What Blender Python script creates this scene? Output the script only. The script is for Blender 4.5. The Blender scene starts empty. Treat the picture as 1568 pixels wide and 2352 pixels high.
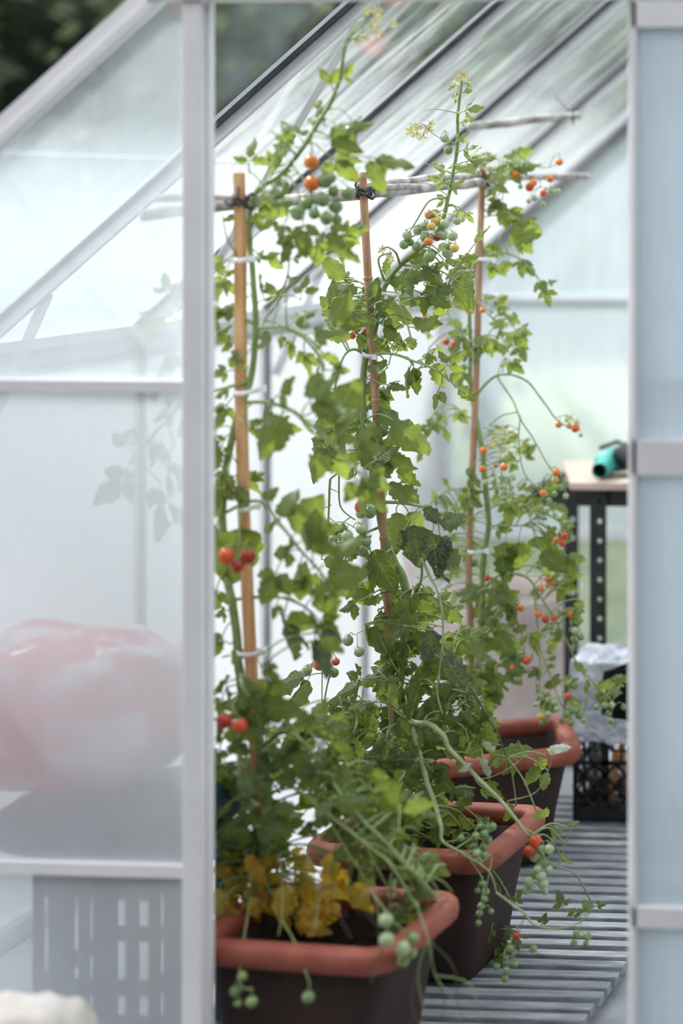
import bpy, bmesh, math, random
from mathutils import Vector, Matrix, noise
random.seed(7)
SC = bpy.context.scene
COL = SC.collection
PI = math.pi
# ------------------------------------------------------------------ camera model
FPX, HORIZ, VPX, SKEW = 4300.0, 441.0, 2665.0, 300.0
CAM = Vector((2.396, -2.995, 1.57))
PSI = math.atan(SKEW / FPX)
PPX = VPX - SKEW

def W(px, py, Y):
    """point of the plane y = Y behind a photo position (used to measure the place)"""
    a = (px - PPX) / FPX
    c = -(py - HORIZ) / FPX
    dx = math.cos(PSI) * a - math.sin(PSI)
    dy = math.sin(PSI) * a + math.cos(PSI)
    t = (Y - CAM.y) / dy
    return Vector((CAM.x + t * dx, Y, CAM.z + t * c))

def scale_at(Y):
    return FPX / (Y - CAM.y + 0.1)

# ------------------------------------------------------------------ node helpers
def new_mat(name):
    m = bpy.data.materials.new(name)
    m.use_nodes = True
    nt = m.node_tree
    nt.nodes.clear()
    return m, nt, nt.nodes.new('ShaderNodeOutputMaterial')

def nd(nt, kind, **kw):
    n = nt.nodes.new(kind)
    for k, v in kw.items():
        if k in n.inputs:
            n.inputs[k].default_value = v
        else:
            setattr(n, k, v)
    return n

def ramp(nt, src, stops):
    r = nt.nodes.new('ShaderNodeValToRGB')
    e = r.color_ramp.elements
    while len(e) < len(stops):
        e.new(0.5)
    for i, (p, c) in enumerate(stops):
        e[i].position = p
        e[i].color = (c[0], c[1], c[2], 1)
    nt.links.new(src, r.inputs[0])
    return r.outputs[0]

def pos_noise(nt, scale, stretch=(1, 1, 1), detail=4, rough=0.6):
    tc = nt.nodes.new('ShaderNodeNewGeometry')
    mp = nt.nodes.new('ShaderNodeMapping')
    mp.inputs['Scale'].default_value = stretch
    nt.links.new(tc.outputs['Position'], mp.inputs[0])
    nz = nd(nt, 'ShaderNodeTexNoise', Scale=scale, Detail=detail, Roughness=rough)
    nt.links.new(mp.outputs[0], nz.inputs['Vector'])
    return nz.outputs['Fac']

def plain(name, c0, c1=None, scale=8, rough=0.6, metal=0.0, stretch=(1, 1, 1), bump=0.0, spec=0.5, p0=0.35, p1=0.65):
    m, nt, out = new_mat(name)
    b = nt.nodes.new('ShaderNodeBsdfPrincipled')
    b.inputs['Roughness'].default_value = rough
    b.inputs['Metallic'].default_value = metal
    b.inputs['Specular IOR Level'].default_value = spec
    n = pos_noise(nt, scale, stretch)
    nt.links.new(ramp(nt, n, [(p0, c0), (p1, c1 or c0)]), b.inputs['Base Color'])
    if bump:
        bp = nd(nt, 'ShaderNodeBump', Strength=bump, Distance=0.004)
        n2 = pos_noise(nt, scale * 4, stretch)
        nt.links.new(n2, bp.inputs['Height'])
        nt.links.new(bp.outputs[0], b.inputs['Normal'])
    nt.links.new(b.outputs[0], out.inputs[0])
    return m

def glass(name, lo, hi, z0, z1, var=0.25, stretch=(4, 4, 0.6), scale=3.0, tint=(0.93, 0.96, 0.97), milk=(0.86, 0.88, 0.89), trans=0.6, spots=0.0):
    """pane with a film of dirt and shading wash: clear glass mixed with a white scattering film"""
    m, nt, out = new_mat(name)
    L = nt.links.new
    tr = nd(nt, 'ShaderNodeBsdfTransparent', Color=(*tint, 1))
    df = nd(nt, 'ShaderNodeBsdfDiffuse', Color=(*milk, 1))
    tl = nd(nt, 'ShaderNodeBsdfTranslucent', Color=(*milk, 1))
    mm = nd(nt, 'ShaderNodeMixShader', Fac=trans)
    L(df.outputs[0], mm.inputs[1]); L(tl.outputs[0], mm.inputs[2])
    g = nt.nodes.new('ShaderNodeNewGeometry')
    sx = nt.nodes.new('ShaderNodeSeparateXYZ')
    L(g.outputs['Position'], sx.inputs[0])
    mr = nd(nt, 'ShaderNodeMapRange')
    mr.inputs[1].default_value = z0; mr.inputs[2].default_value = z1
    mr.inputs[3].default_value = lo; mr.inputs[4].default_value = hi
    L(sx.outputs['Z'], mr.inputs[0])
    n = pos_noise(nt, scale, stretch, 5, 0.65)
    s = nd(nt, 'ShaderNodeMath', operation='MULTIPLY_ADD')
    L(n, s.inputs[0]); s.inputs[1].default_value = var * 2; s.inputs[2].default_value = -var
    ad = nd(nt, 'ShaderNodeMath', operation='ADD', use_clamp=True)
    L(mr.outputs[0], ad.inputs[0]); L(s.outputs[0], ad.inputs[1])
    mx = nt.nodes.new('ShaderNodeMixShader')
    L(ad.outputs[0], mx.inputs[0]); L(tr.outputs[0], mx.inputs[1]); L(mm.outputs[0], mx.inputs[2])
    gl = nd(nt, 'ShaderNodeBsdfGlossy', Roughness=0.06, Color=(1, 1, 1, 1))
    dt = nd(nt, 'ShaderNodeVectorMath', operation='DOT_PRODUCT')       # Schlick reflectance, same from both faces
    L(g.outputs['Normal'], dt.inputs[0]); L(g.outputs['Incoming'], dt.inputs[1])
    ab = nd(nt, 'ShaderNodeMath', operation='ABSOLUTE'); L(dt.outputs['Value'], ab.inputs[0])
    om = nd(nt, 'ShaderNodeMath', operation='SUBTRACT'); om.inputs[0].default_value = 1.0; L(ab.outputs[0], om.inputs[1])
    pw = nd(nt, 'ShaderNodeMath', operation='POWER'); L(om.outputs[0], pw.inputs[0]); pw.inputs[1].default_value = 5.0
    fr = nd(nt, 'ShaderNodeMath', operation='MULTIPLY_ADD'); L(pw.outputs[0], fr.inputs[0]); fr.inputs[1].default_value = 0.6; fr.inputs[2].default_value = 0.02
    mg = nt.nodes.new('ShaderNodeMixShader')
    L(fr.outputs[0], mg.inputs[0]); L(mx.outputs[0], mg.inputs[1]); L(gl.outputs[0], mg.inputs[2])
    L(mg.outputs[0], out.inputs[0])
    return m

def leaf_mat(name, c0, c1, c2, tcol, tfac=0.45, vein=(0.30, 0.42, 0.16), spot=None, rough=0.5):
    m, nt, out = new_mat(name)
    L = nt.links.new
    g = nt.nodes.new('ShaderNodeNewGeometry')
    base = ramp(nt, g.outputs['Random Per Island'], [(0.0, c0), (0.55, c1), (1.0, c2)])
    uv = nt.nodes.new('ShaderNodeUVMap')
    sep = nt.nodes.new('ShaderNodeSeparateXYZ')
    L(uv.outputs[0], sep.inputs[0])
    ab = nd(nt, 'ShaderNodeMath', operation='ABSOLUTE'); L(sep.outputs['X'], ab.inputs[0])
    # side veins: stripes slanting forward from the midrib
    k = nd(nt, 'ShaderNodeMath', operation='MULTIPLY_ADD')
    L(ab.outputs[0], k.inputs[0]); k.inputs[1].default_value = -0.45; L(sep.outputs['Y'], k.inputs[2])
    k2 = nd(nt, 'ShaderNodeMath', operation='MULTIPLY'); L(k.outputs[0], k2.inputs[0]); k2.inputs[1].default_value = 7.0
    fr = nd(nt, 'ShaderNodeMath', operation='PINGPONG'); L(k2.outputs[0], fr.inputs[0]); fr.inputs[1].default_value = 0.5
    v1 = nd(nt, 'ShaderNodeMapRange'); L(fr.outputs[0], v1.inputs[0])
    v1.inputs[1].default_value = 0.0; v1.inputs[2].default_value = 0.14; v1.inputs[3].default_value = 1; v1.inputs[4].default_value = 0
    v2 = nd(nt, 'ShaderNodeMapRange'); L(ab.outputs[0], v2.inputs[0])
    v2.inputs[1].default_value = 0.0; v2.inputs[2].default_value = 0.09; v2.inputs[3].default_value = 1; v2.inputs[4].default_value = 0
    vm = nd(nt, 'ShaderNodeMath', operation='MAXIMUM'); L(v1.outputs[0], vm.inputs[0]); L(v2.outputs[0], vm.inputs[1])
    vs = nd(nt, 'ShaderNodeMath', operation='MULTIPLY'); L(vm.outputs[0], vs.inputs[0]); vs.inputs[1].default_value = 0.55
    n = pos_noise(nt, 55, (1, 1, 1), 3)
    mott = nd(nt, 'ShaderNodeMix', data_type='RGBA', blend_type='MULTIPLY')
    mott.inputs[0].default_value = 0.55
    L(base, mott.inputs[6]); L(ramp(nt, n, [(0.3, (0.62, 0.66, 0.6)), (0.7, (1.25, 1.2, 1.1))]), mott.inputs[7])
    colr = mott.outputs[2]
    if spot:
        vo = nd(nt, 'ShaderNodeTexVoronoi', Scale=190.0)
        L(g.outputs['Position'], vo.inputs['Vector'])
        big = pos_noise(nt, 30, (1, 1, 1), 2)
        a = nd(nt, 'ShaderNodeMath', operation='MULTIPLY_ADD'); L(big, a.inputs[0]); a.inputs[1].default_value = -1.6; a.inputs[2].default_value = 1.0
        b2 = nd(nt, 'ShaderNodeMath', operation='LESS_THAN'); L(vo.outputs['Distance'], b2.inputs[0])
        inv = nd(nt, 'ShaderNodeMath', operation='SUBTRACT'); inv.inputs[0].default_value = 0.85; L(a.outputs[0], inv.inputs[1])
        L(inv.outputs[0], b2.inputs[1])
        ms = nd(nt, 'ShaderNodeMix', data_type='RGBA'); L(b2.outputs[0], ms.inputs[0]); L(colr, ms.inputs[6]); ms.inputs[7].default_value = (*spot, 1)
        colr = ms.outputs[2]
    mv = nd(nt, 'ShaderNodeMix', data_type='RGBA'); L(vs.outputs[0], mv.inputs[0]); L(colr, mv.inputs[6]); mv.inputs[7].default_value = (*vein, 1)
    p = nd(nt, 'ShaderNodeBsdfPrincipled', Roughness=rough)
    p.inputs['Specular IOR Level'].default_value = 0.5
    L(mv.outputs[2], p.inputs['Base Color'])
    bp = nd(nt, 'ShaderNodeBump', Strength=0.5, Distance=0.003)
    L(vm.outputs[0], bp.inputs['Height']); L(bp.outputs[0], p.inputs['Normal'])
    t = nt.nodes.new('ShaderNodeBsdfTranslucent')
    mt = nd(nt, 'ShaderNodeMix', data_type='RGBA', blend_type='MULTIPLY'); mt.inputs[0].default_value = 0.5
    mt.inputs[6].default_value = (*tcol, 1); L(ramp(nt, n, [(0.3, (0.6, 0.7, 0.5)), (0.7, (1.2, 1.2, 1.0))]), mt.inputs[7])
    L(mt.outputs[2], t.inputs[0])
    mx = nd(nt, 'ShaderNodeMixShader', Fac=tfac)
    L(p.outputs[0], mx.inputs[1]); L(t.outputs[0], mx.inputs[2])
    L(mx.outputs[0], out.inputs[0])
    return m

# ------------------------------------------------------------------ materials
M = {}
M['alu'] = plain('weathered_aluminium', (0.60, 0.60, 0.61), (0.72, 0.72, 0.73), 14, 0.42, 0.35, (1, 1, 1), 0.1)
M['alu_pale'] = plain('pale_door_aluminium', (0.82, 0.81, 0.83), (0.88, 0.87, 0.88), 9, 0.5, 0.1)
M['seal'] = plain('black_glazing_seal', (0.02, 0.022, 0.025), (0.05, 0.05, 0.05), 20, 0.6)
M['shadestrip'] = plain('painted_shade_grey', (0.10, 0.10, 0.105), (0.20, 0.20, 0.20), 10, 0.7)
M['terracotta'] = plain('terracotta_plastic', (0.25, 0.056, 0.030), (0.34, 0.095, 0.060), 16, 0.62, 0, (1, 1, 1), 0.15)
M['darkpot'] = plain('dark_brown_pot', (0.018, 0.009, 0.007), (0.042, 0.017, 0.012), 9, 0.75, 0, (1, 1, 0.6), 0.2)  # planter body, a far darker brown than the terracotta rim
M['soil'] = plain('dark_compost', (0.008, 0.006, 0.005), (0.03, 0.022, 0.016), 60, 0.95, 0, (1, 1, 1), 0.8)
M['batten'] = plain('pine_batten', (0.55, 0.27, 0.10), (0.72, 0.43, 0.21), 22, 0.7, 0, (6, 6, 0.5), 0.2)
M['bamboo'] = plain('bamboo_cane', (0.36, 0.19, 0.10), (0.55, 0.33, 0.20), 30, 0.55, 0, (4, 4, 0.5), 0.15)
M['greywood'] = plain('grey_weathered_pole', (0.22, 0.19, 0.17), (0.62, 0.58, 0.54), 26, 0.8, 0, (1, 1, 1), 0.5)
M['slat'] = plain('grey_weathered_slats', (0.20, 0.215, 0.235), (0.40, 0.41, 0.425), 9, 0.8, 0, (1.5, 14, 6), 0.4)
M['concrete'] = plain('concrete_floor', (0.24, 0.25, 0.26), (0.36, 0.37, 0.38), 7, 0.9, 0, (1, 1, 1), 0.3)
M['whitefloor'] = plain('white_floor_strip', (0.72, 0.72, 0.73), (0.84, 0.84, 0.85), 6, 0.9, 0, (1, 1, 1), 0.2)
M['black'] = plain('black_plastic', (0.008, 0.009, 0.010), (0.018, 0.018, 0.02), 12, 0.5)
M['blackmetal'] = plain('black_slotted_steel', (0.010, 0.011, 0.013), (0.025, 0.025, 0.027), 30, 0.55)
M['board'] = plain('bare_plywood', (0.45, 0.31, 0.24), (0.66, 0.52, 0.44), 8, 0.75, 0, (1, 8, 8), 0.2)
M['whitetie'] = plain('white_plastic_tie', (0.82, 0.83, 0.84), (0.92, 0.92, 0.92), 20, 0.45)
M['teal'] = plain('teal_plastic', (0.04, 0.34, 0.29), (0.07, 0.45, 0.38), 18, 0.4)
M['bin'] = plain('pale_pink_clay', (0.50, 0.40, 0.37), (0.62, 0.53, 0.50), 10, 0.85, 0, (1, 1, 1), 0.3)
M['bluesack'] = plain('dark_blue_plastic', (0.012, 0.045, 0.085), (0.03, 0.09, 0.15), 8, 0.4)
M['crategrey'] = plain('slate_blue_crate', (0.07, 0.12, 0.18), (0.15, 0.21, 0.28), 12, 0.6)
M['whitebag'] = plain('white_polythene', (0.36, 0.38, 0.44), (0.60, 0.61, 0.65), 12, 0.5, 0, (1, 1, 1), 0.6)
M['stone'] = plain('pale_stone', (0.60, 0.55, 0.48), (0.78, 0.74, 0.68), 10, 0.85, 0, (1, 1, 1), 0.4)
M['darkground'] = plain('darkened_ground', (0.025, 0.024, 0.022), (0.06, 0.055, 0.045), 5, 0.95, 0, (1, 1, 1), 0.5)
M['grass'] = plain('lawn', (0.17, 0.21, 0.07), (0.36, 0.37, 0.16), 4, 0.9, 0, (1, 1, 1), 0.7)
M['stem'] = plain('green_stem', (0.17, 0.24, 0.07), (0.29, 0.36, 0.14), 30, 0.55)
M['stem_pale'] = plain('pale_green_stem', (0.24, 0.30, 0.14), (0.38, 0.42, 0.23), 30, 0.6)
M['petiole'] = plain('petiole_green', (0.20, 0.28, 0.09), (0.32, 0.38, 0.16), 40, 0.55)
M['twig'] = plain('dead_stalk', (0.05, 0.06, 0.03), (0.12, 0.14, 0.06), 40, 0.7)
M['calyx'] = plain('calyx_green', (0.10, 0.17, 0.05), (0.16, 0.24, 0.08), 60, 0.6)
M['flower'] = plain('yellow_petals', (0.75, 0.66, 0.22), (0.85, 0.80, 0.45), 60, 0.6)
M['leaf1'] = leaf_mat('tomato_leaf', (0.028, 0.054, 0.018), (0.052, 0.088, 0.030), (0.12, 0.165, 0.060), (0.42, 0.50, 0.08), 0.40)
M['leaf3'] = leaf_mat('young_tomato_leaf', (0.12, 0.18, 0.06), (0.19, 0.25, 0.09), (0.32, 0.36, 0.14), (0.46, 0.52, 0.12), 0.42)
M['leafspot'] = leaf_mat('blighted_leaf', (0.10, 0.15, 0.06), (0.12, 0.17, 0.07), (0.14, 0.18, 0.06), (0.30, 0.36, 0.08), 0.25, (0.26, 0.36, 0.14), (0.035, 0.04, 0.06))
M['leafyellow'] = leaf_mat('withered_yellow_leaf', (0.62, 0.34, 0.05), (0.80, 0.52, 0.07), (0.66, 0.55, 0.10), (0.85, 0.58, 0.07), 0.4, (0.62, 0.48, 0.2))
M['leafpale'] = leaf_mat('dried_pale_leaf', (0.42, 0.46, 0.34), (0.50, 0.54, 0.42), (0.58, 0.60, 0.50), (0.5, 0.55, 0.4), 0.3)
M['hedge'] = leaf_mat('hedge_leaf', (0.008, 0.014, 0.007), (0.018, 0.028, 0.013), (0.04, 0.05, 0.025), (0.05, 0.07, 0.02), 0.12)
M['shrub'] = leaf_mat('shrub_leaf', (0.08, 0.12, 0.07), (0.16, 0.20, 0.13), (0.34, 0.34, 0.24), (0.30, 0.34, 0.18), 0.45)
M['farhedge'] = plain('far_hedge', (0.10, 0.125, 0.11), (0.20, 0.23, 0.20), 1.6, 0.9)
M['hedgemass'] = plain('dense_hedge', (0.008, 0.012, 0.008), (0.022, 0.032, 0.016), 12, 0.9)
M['redflower'] = plain('red_flower', (0.50, 0.06, 0.04), (0.65, 0.16, 0.10), 30, 0.6)

def tomato_mat(name, c0, c1):
    m, nt, out = new_mat(name)
    b = nd(nt, 'ShaderNodeBsdfPrincipled', Roughness=0.22)
    b.inputs['Specular IOR Level'].default_value = 0.5
    b.inputs['Subsurface Weight'].default_value = 0.15
    b.inputs['Subsurface Radius'].default_value = (0.006, 0.003, 0.001)
    nt.links.new(ramp(nt, pos_noise(nt, 45), [(0.35, c0), (0.65, c1)]), b.inputs['Base Color'])
    nt.links.new(b.outputs[0], out.inputs[0])
    return m
TM = {
 'r': tomato_mat('ripe_red_skin', (0.56, 0.050, 0.012), (0.68, 0.10, 0.02)),
 'o': tomato_mat('orange_skin', (0.72, 0.17, 0.025), (0.78, 0.26, 0.04)),
 'd': tomato_mat('deep_red_skin', (0.33, 0.03, 0.012), (0.46, 0.05, 0.015)),
 'y': tomato_mat('yellow_skin', (0.62, 0.40, 0.08), (0.66, 0.52, 0.14)),
 'g': tomato_mat('green_skin', (0.17, 0.27, 0.09), (0.26, 0.36, 0.15)),
 'p': tomato_mat('pale_green_skin', (0.33, 0.43, 0.22), (0.43, 0.50, 0.30)),
}
TNAME = {'r': 'ripe red tomato', 'o': 'orange ripening tomato', 'd': 'deep red tomato', 'y': 'yellow half-ripe tomato', 'g': None, 'p': 'pale green tomato'}

# ------------------------------------------------------------------ object helpers
def empty(name, label, cat, loc, group=None, kind=None):
    o = bpy.data.objects.new(name, None)
    o.empty_display_size = 0.05
    COL.objects.link(o)
    o.location = loc
    if label: o['label'] = label
    if cat: o['category'] = cat
    if group: o['group'] = group
    if kind: o['kind'] = kind
    return o

def link(name, me, parent=None, label=None, cat=None, group=None, kind=None, loc=None):
    o = bpy.data.objects.new(name, me)
    COL.objects.link(o)
    if parent is not None:
        o.parent = parent
        p = Vector(parent.location)
        if parent.parent: p = p + Vector(parent.parent.location)
        o.location = -p if loc is None else loc
    elif loc is not None:
        o.location = loc
    if label: o['label'] = label
    if cat: o['category'] = cat
    if group: o['group'] = group
    if kind: o['kind'] = kind
    return o

class MB:
    """collects geometry for ONE mesh"""
    def __init__(s):
        s.v = []; s.f = []; s.mi = []; s.uv = {}
        s.smooth = []
    def add(s, verts, faces, mi=0, smooth=True, uvs=None):
        o = len(s.v)
        s.v += [tuple(x) for x in verts]
        for f in faces:
            s.f.append(tuple(i + o for i in f)); s.mi.append(mi); s.smooth.append(smooth)
        if uvs:
            for i, u in enumerate(uvs): s.uv[o + i] = u
    def box(s, a, b, mi=0, mat=None):
        x0, y0, z0 = a; x1, y1, z1 = b
        vs = [Vector(p) for p in ((x0,y0,z0),(x1,y0,z0),(x1,y1,z0),(x0,y1,z0),(x0,y0,z1),(x1,y0,z1),(x1,y1,z1),(x0,y1,z1))]
        if mat is not None: vs = [mat @ p for p in vs]
        s.add(vs, [(0,3,2,1),(4,5,6,7),(0,1,5,4),(1,2,6,5),(2,3,7,6),(3,0,4,7)], mi, False)
    def bar(s, p, q, w, h, up=Vector((0,0,1)), mi=0, off=(0,0)):
        """box section bar from p to q: w across, h along 'up'"""
        p = Vector(p); q = Vector(q); d = (q - p).normalized()
        sd = d.cross(up).normalized(); u = sd.cross(d).normalized()
        vs = []
        for c in (p, q):
            for a, b in ((-1,-1),(1,-1),(1,1),(-1,1)):
                vs.append(c + sd * (a * w / 2 + off[0]) + u * (b * h / 2 + off[1]))
        s.add(vs, [(0,3,2,1),(4,5,6,7),(0,1,5,4),(1,2,6,5),(2,3,7,6),(3,0,4,7)], mi, False)
    def tube(s, pts, r, sides=8, mi=0, cap=True):
        pts = [Vector(p) for p in pts]
        n = len(pts)
        rr = r if isinstance(r, (list, tuple)) else [r] * n
        vs = []; prev = None
        for i, p in enumerate(pts):
            t = (pts[min(i+1, n-1)] - pts[max(i-1, 0)])
            if t.length < 1e-9: t = Vector((0,0,1))
            t.normalize()
            if prev is None:
                a = Vector((0,0,1)) if abs(t.z) < 0.9 else Vector((1,0,0))
                u = t.cross(a).normalized()
            else:
                u = (prev - t * prev.dot(t))
                u = u.normalized() if u.length > 1e-6 else t.orthogonal().normalized()
            prev = u; w = t.cross(u)
            for k in range(sides):
                an = 2 * PI * k / sides
                vs.append(p + (u * math.cos(an) + w * math.sin(an)) * rr[i])
        fs = []
        for i in range(n - 1):
            for k in range(sides):
                a = i * sides + k; b = i * sides + (k + 1) % sides
                fs.append((a, b, b + sides, a + sides))
        if cap:
            fs.append(tuple(range(sides - 1, -1, -1))); fs.append(tuple((n - 1) * sides + k for k in range(sides)))
        s.add(vs, fs, mi)
    def lathe(s, prof, center=(0,0,0), seg=24, mi=0, axis=None, closed=False):
        c = Vector(center)
        R = Matrix.Identity(3)
        if axis is not None:
            R = Vector((0,0,1)).rotation_difference(Vector(axis)).to_matrix()
        vs = []
        for r, z in prof:
            for k in range(seg):
                a = 2 * PI * k / seg
                vs.append(c + R @ Vector((r * math.cos(a), r * math.sin(a), z)))
        fs = []
        for i in range(len(prof) - 1):
            for k in range(seg):
                a = i * seg + k; b = i * seg + (k + 1) % seg
                fs.append((a, b, b + seg, a + seg))
        if not closed:
            fs.append(tuple(range(seg - 1, -1, -1))); fs.append(tuple((len(prof) - 1) * seg + k for k in range(seg)))
        s.add(vs, fs, mi)
    def mesh(s, name, mats):
        me = bpy.data.meshes.new(name)
        me.from_pydata(s.v, [], s.f)
        for m in mats: me.materials.append(m)
        me.polygons.foreach_set('material_index', s.mi)
        me.polygons.foreach_set('use_smooth', s.smooth)
        if s.uv:
            l = me.uv_layers.new(name='UVMap')
            for lp in me.loops:
                l.data[lp.index].uv = s.uv.get(lp.vertex_index, (0, 0))
        me.update()
        return me
    def build(s, name, mats, parent=None, **kw):
        if not isinstance(mats, (list, tuple)): mats = [mats]
        return link(name, s.mesh(name, mats), parent, **kw)

def bevel(o, w=0.003, seg=2):
    md = o.modifiers.new('Bevel', 'BEVEL'); md.width = w; md.segments = seg; md.limit_method = 'ANGLE'
    return o

def smooth_path(pts, n=5):
    """Catmull-Rom through pts"""
    P = [Vector(p) for p in pts]
    if len(P) < 3: 
        return [P[0].lerp(P[-1], i / n) for i in range(n + 1)]
    out = []
    for i in range(len(P) - 1):
        p0 = P[max(i-1, 0)]; p1 = P[i]; p2 = P[i+1]; p3 = P[min(i+2, len(P)-1)]
        for k in range(n):
            t = k / n
            out.append(0.5 * ((2*p1) + (p2-p0)*t + (2*p0-5*p1+4*p2-p3)*t*t + (3*p1-p0-3*p2+p3)*t*t*t))
    out.append(P[-1])
    return out

# ------------------------------------------------------------------ greenhouse dimensions
LEN, WID, BAY = 3.1, 2.36, 0.62
EAVE, SLOPE = 1.259, 0.862
RIDX = WID / 2
RIDZ = EAVE + SLOPE * RIDX
def roof_z(x): return EAVE + SLOPE * (x if x <= RIDX else WID - x)
SL = math.hypot(1, SLOPE)
NL = Vector((-SLOPE, 0, 1)) / SL          # outward normal of the left roof slope

# ---- ground, floor
b = MB(); b.box((-40, 3.2, -0.16), (30, 40, -0.06)); b.build('ground', M['grass'], kind='structure')
b = MB(); b.box((-40, -14, -0.16), (30, 3.2, -0.0605)); b.build('ground', M['darkground'], kind='structure')  # front ground, coloured dark to cut light bounced at the door
b = MB(); b.box((-0.06, -0.35, -0.06), (WID + 0.06, LEN + 0.06, 0.0)); b.build('floor', M['concrete'], kind='structure')
b = MB(); b.box((0.03, 0.02, 0.0), (0.60, LEN - 0.02, 0.006)); b.build('floor', M['whitefloor'], kind='structure')  # white strip of floor along the left wall
b = MB(); b.box((0.60, 2.06, 0.0), (WID - 0.03, LEN - 0.02, 0.006)); b.build('floor', M['whitefloor'], kind='structure')  # white floor added at the back to look sunlit and bounce light

# ---- walls as aluminium frames
def struct(name, mb, mat, **kw):
    o = mb.build(name, mat, kind='structure', **kw)
    return o
b = MB()
b.box((-0.02, 0.0, 0.0), (0.025, LEN, 0.045))                       # sill
b.box((-0.022, -0.01, EAVE - 0.058), (0.02, LEN + 0.01, EAVE))      # eave beam
b.box((0.02, -0.01, EAVE - 0.022), (0.034, LEN + 0.01, EAVE - 0.014))
for k in range(1, 5):
    y = k * BAY
    b.box((-0.004, y - 0.0095, 0.04), (0.018, y + 0.0095, EAVE - 0.05))
    b.box((0.018, y - 0.003, 0.04), (0.024, y + 0.003, EAVE - 0.05))
struct('wall_left', b, M['alu'])
b = MB()
for k in range(1, 5):
    y = k * BAY
    b.box((0.013, y - 0.0125, 0.045), (0.0185, y - 0.0095, EAVE - 0.058))
struct('trim_1', b, M['seal'])
b = MB()
b.box((WID - 0.025, 0, 0), (WID + 0.02, LEN, 0.045)); b.box((WID - 0.02, -0.01, EAVE - 0.058), (WID + 0.022, LEN + 0.01, EAVE))
for k in range(1, 5): b.box((WID - 0.02, k*BAY - 0.012, 0.04), (WID + 0.012, k*BAY + 0.012, EAVE - 0.05))
struct('wall_right', b, M['alu'])
b = MB()
Y = LEN
b.box((-0.02, Y - 0.02, 0), (0.035, Y + 0.02, EAVE)); b.box((WID - 0.035, Y - 0.02, 0), (WID + 0.02, Y + 0.02, EAVE))
zb = W(1250, 688, LEN).z
b.box((0.02, Y - 0.018, zb - 0.006), (WID - 0.02, Y + 0.012, zb + 0.008))
b.box((0.02, Y - 0.018, 0.42), (WID - 0.02, Y + 0.012, 0.452))
b.box((0.02, Y - 0.02, 0), (WID - 0.02, Y + 0.02, 0.045))
b.box((1.17, Y - 0.015, 0.04), (1.195, Y + 0.012, RIDZ - 0.03))
b.box((0.655, Y - 0.015, 0.04), (0.68, Y + 0.012, roof_z(0.66) - 0.03)); b.box((1.68, Y - 0.015, 0.04), (1.705, Y + 0.012, roof_z(1.705) - 0.03))
for sx in (0, 1):
    p = Vector((0 if sx == 0 else WID, Y, EAVE)); q = Vector((RIDX, Y, RIDZ))
    n = NL if sx == 0 else Vector((-NL.x, 0, NL.z))
    b.bar(p, q, 0.05, 0.05, n)
struct('wall_back', b, M['alu'])
b = MB()
for sx in (0, 1):
    p = Vector((0.03 if sx == 0 else WID - 0.03, Y - 0.028, roof_z(0.03))); q = Vector((RIDX, Y - 0.028, RIDZ))
    n = NL if sx == 0 else Vector((-NL.x, 0, NL.z))
    b.bar(p, q, 0.006, 0.034, n, off=(0, -0.022))
struct('trim_12', b, M['shadestrip'])  # dark strip painting in the shaded underside of the back rafters
# front gable: side post, bars, barge bars
b = MB()
b.box((-0.02, -0.02, 0), (0.03, 0.02, EAVE)); b.box((WID - 0.03, -0.02, 0), (WID + 0.02, 0.02, EAVE))
z1 = W(200, 885, 0).z; z2 = W(200, 1992, 0).z
b.box((0.02, -0.012, z1 - 0.009), (0.79, 0.012, z1 + 0.009))
b.box((0.02, -0.012, z2 - 0.010), (0.79, 0.012, z2 + 0.010))
b.box((0.02, -0.02, 0), (0.79, 0.02, 0.045)); b.box((1.56, -0.02, 0), (WID - 0.02, 0.02, 0.045))
b.box((1.56, -0.012, 0.43), (WID, 0.012, 0.45)); b.box((1.56, -0.012, 1.25), (WID, 0.012, 1.27))
struct('wall_front', b, M['alu_pale'])
b = MB()
for sx in (0, 1):
    p = Vector((-0.03 if sx == 0 else WID + 0.03, 0.0, EAVE - 0.03)); q = Vector((RIDX, 0.0, RIDZ))
    n = NL if sx == 0 else Vector((-NL.x, 0, NL.z))
    b.bar(p, q, 0.03, 0.036, n, off=(0, 0.006))
    b.bar(p, q, 0.012, 0.012, n, off=(0.02, -0.012))
struct('trim_2', b, M['alu_pale'])
# door frame: jambs, header with its track
b = MB()
b.box((0.791, -0.022, 0.0), (0.8245, 0.024, roof_z(0.80) - 0.02))
b.box((0.8245, -0.008, 0.0), (0.830, 0.012, 1.88))
b.box((1.5385, -0.028, 0.0), (1.556, 0.024, roof_z(1.55) - 0.02))
b.box((0.73, -0.03, 1.885), (1.63, 0.02, 1.925))
b.box((0.79, -0.03, 0.0), (1.556, 0.03, 0.018))
o = struct('trim_3', b, M['alu_pale']); bevel(o, 0.004)
b = MB(); b.box((1.20, -0.062, 1.905), (2.36, -0.034, 1.945)); struct('trim_4', b, M['alu_pale'])
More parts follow.
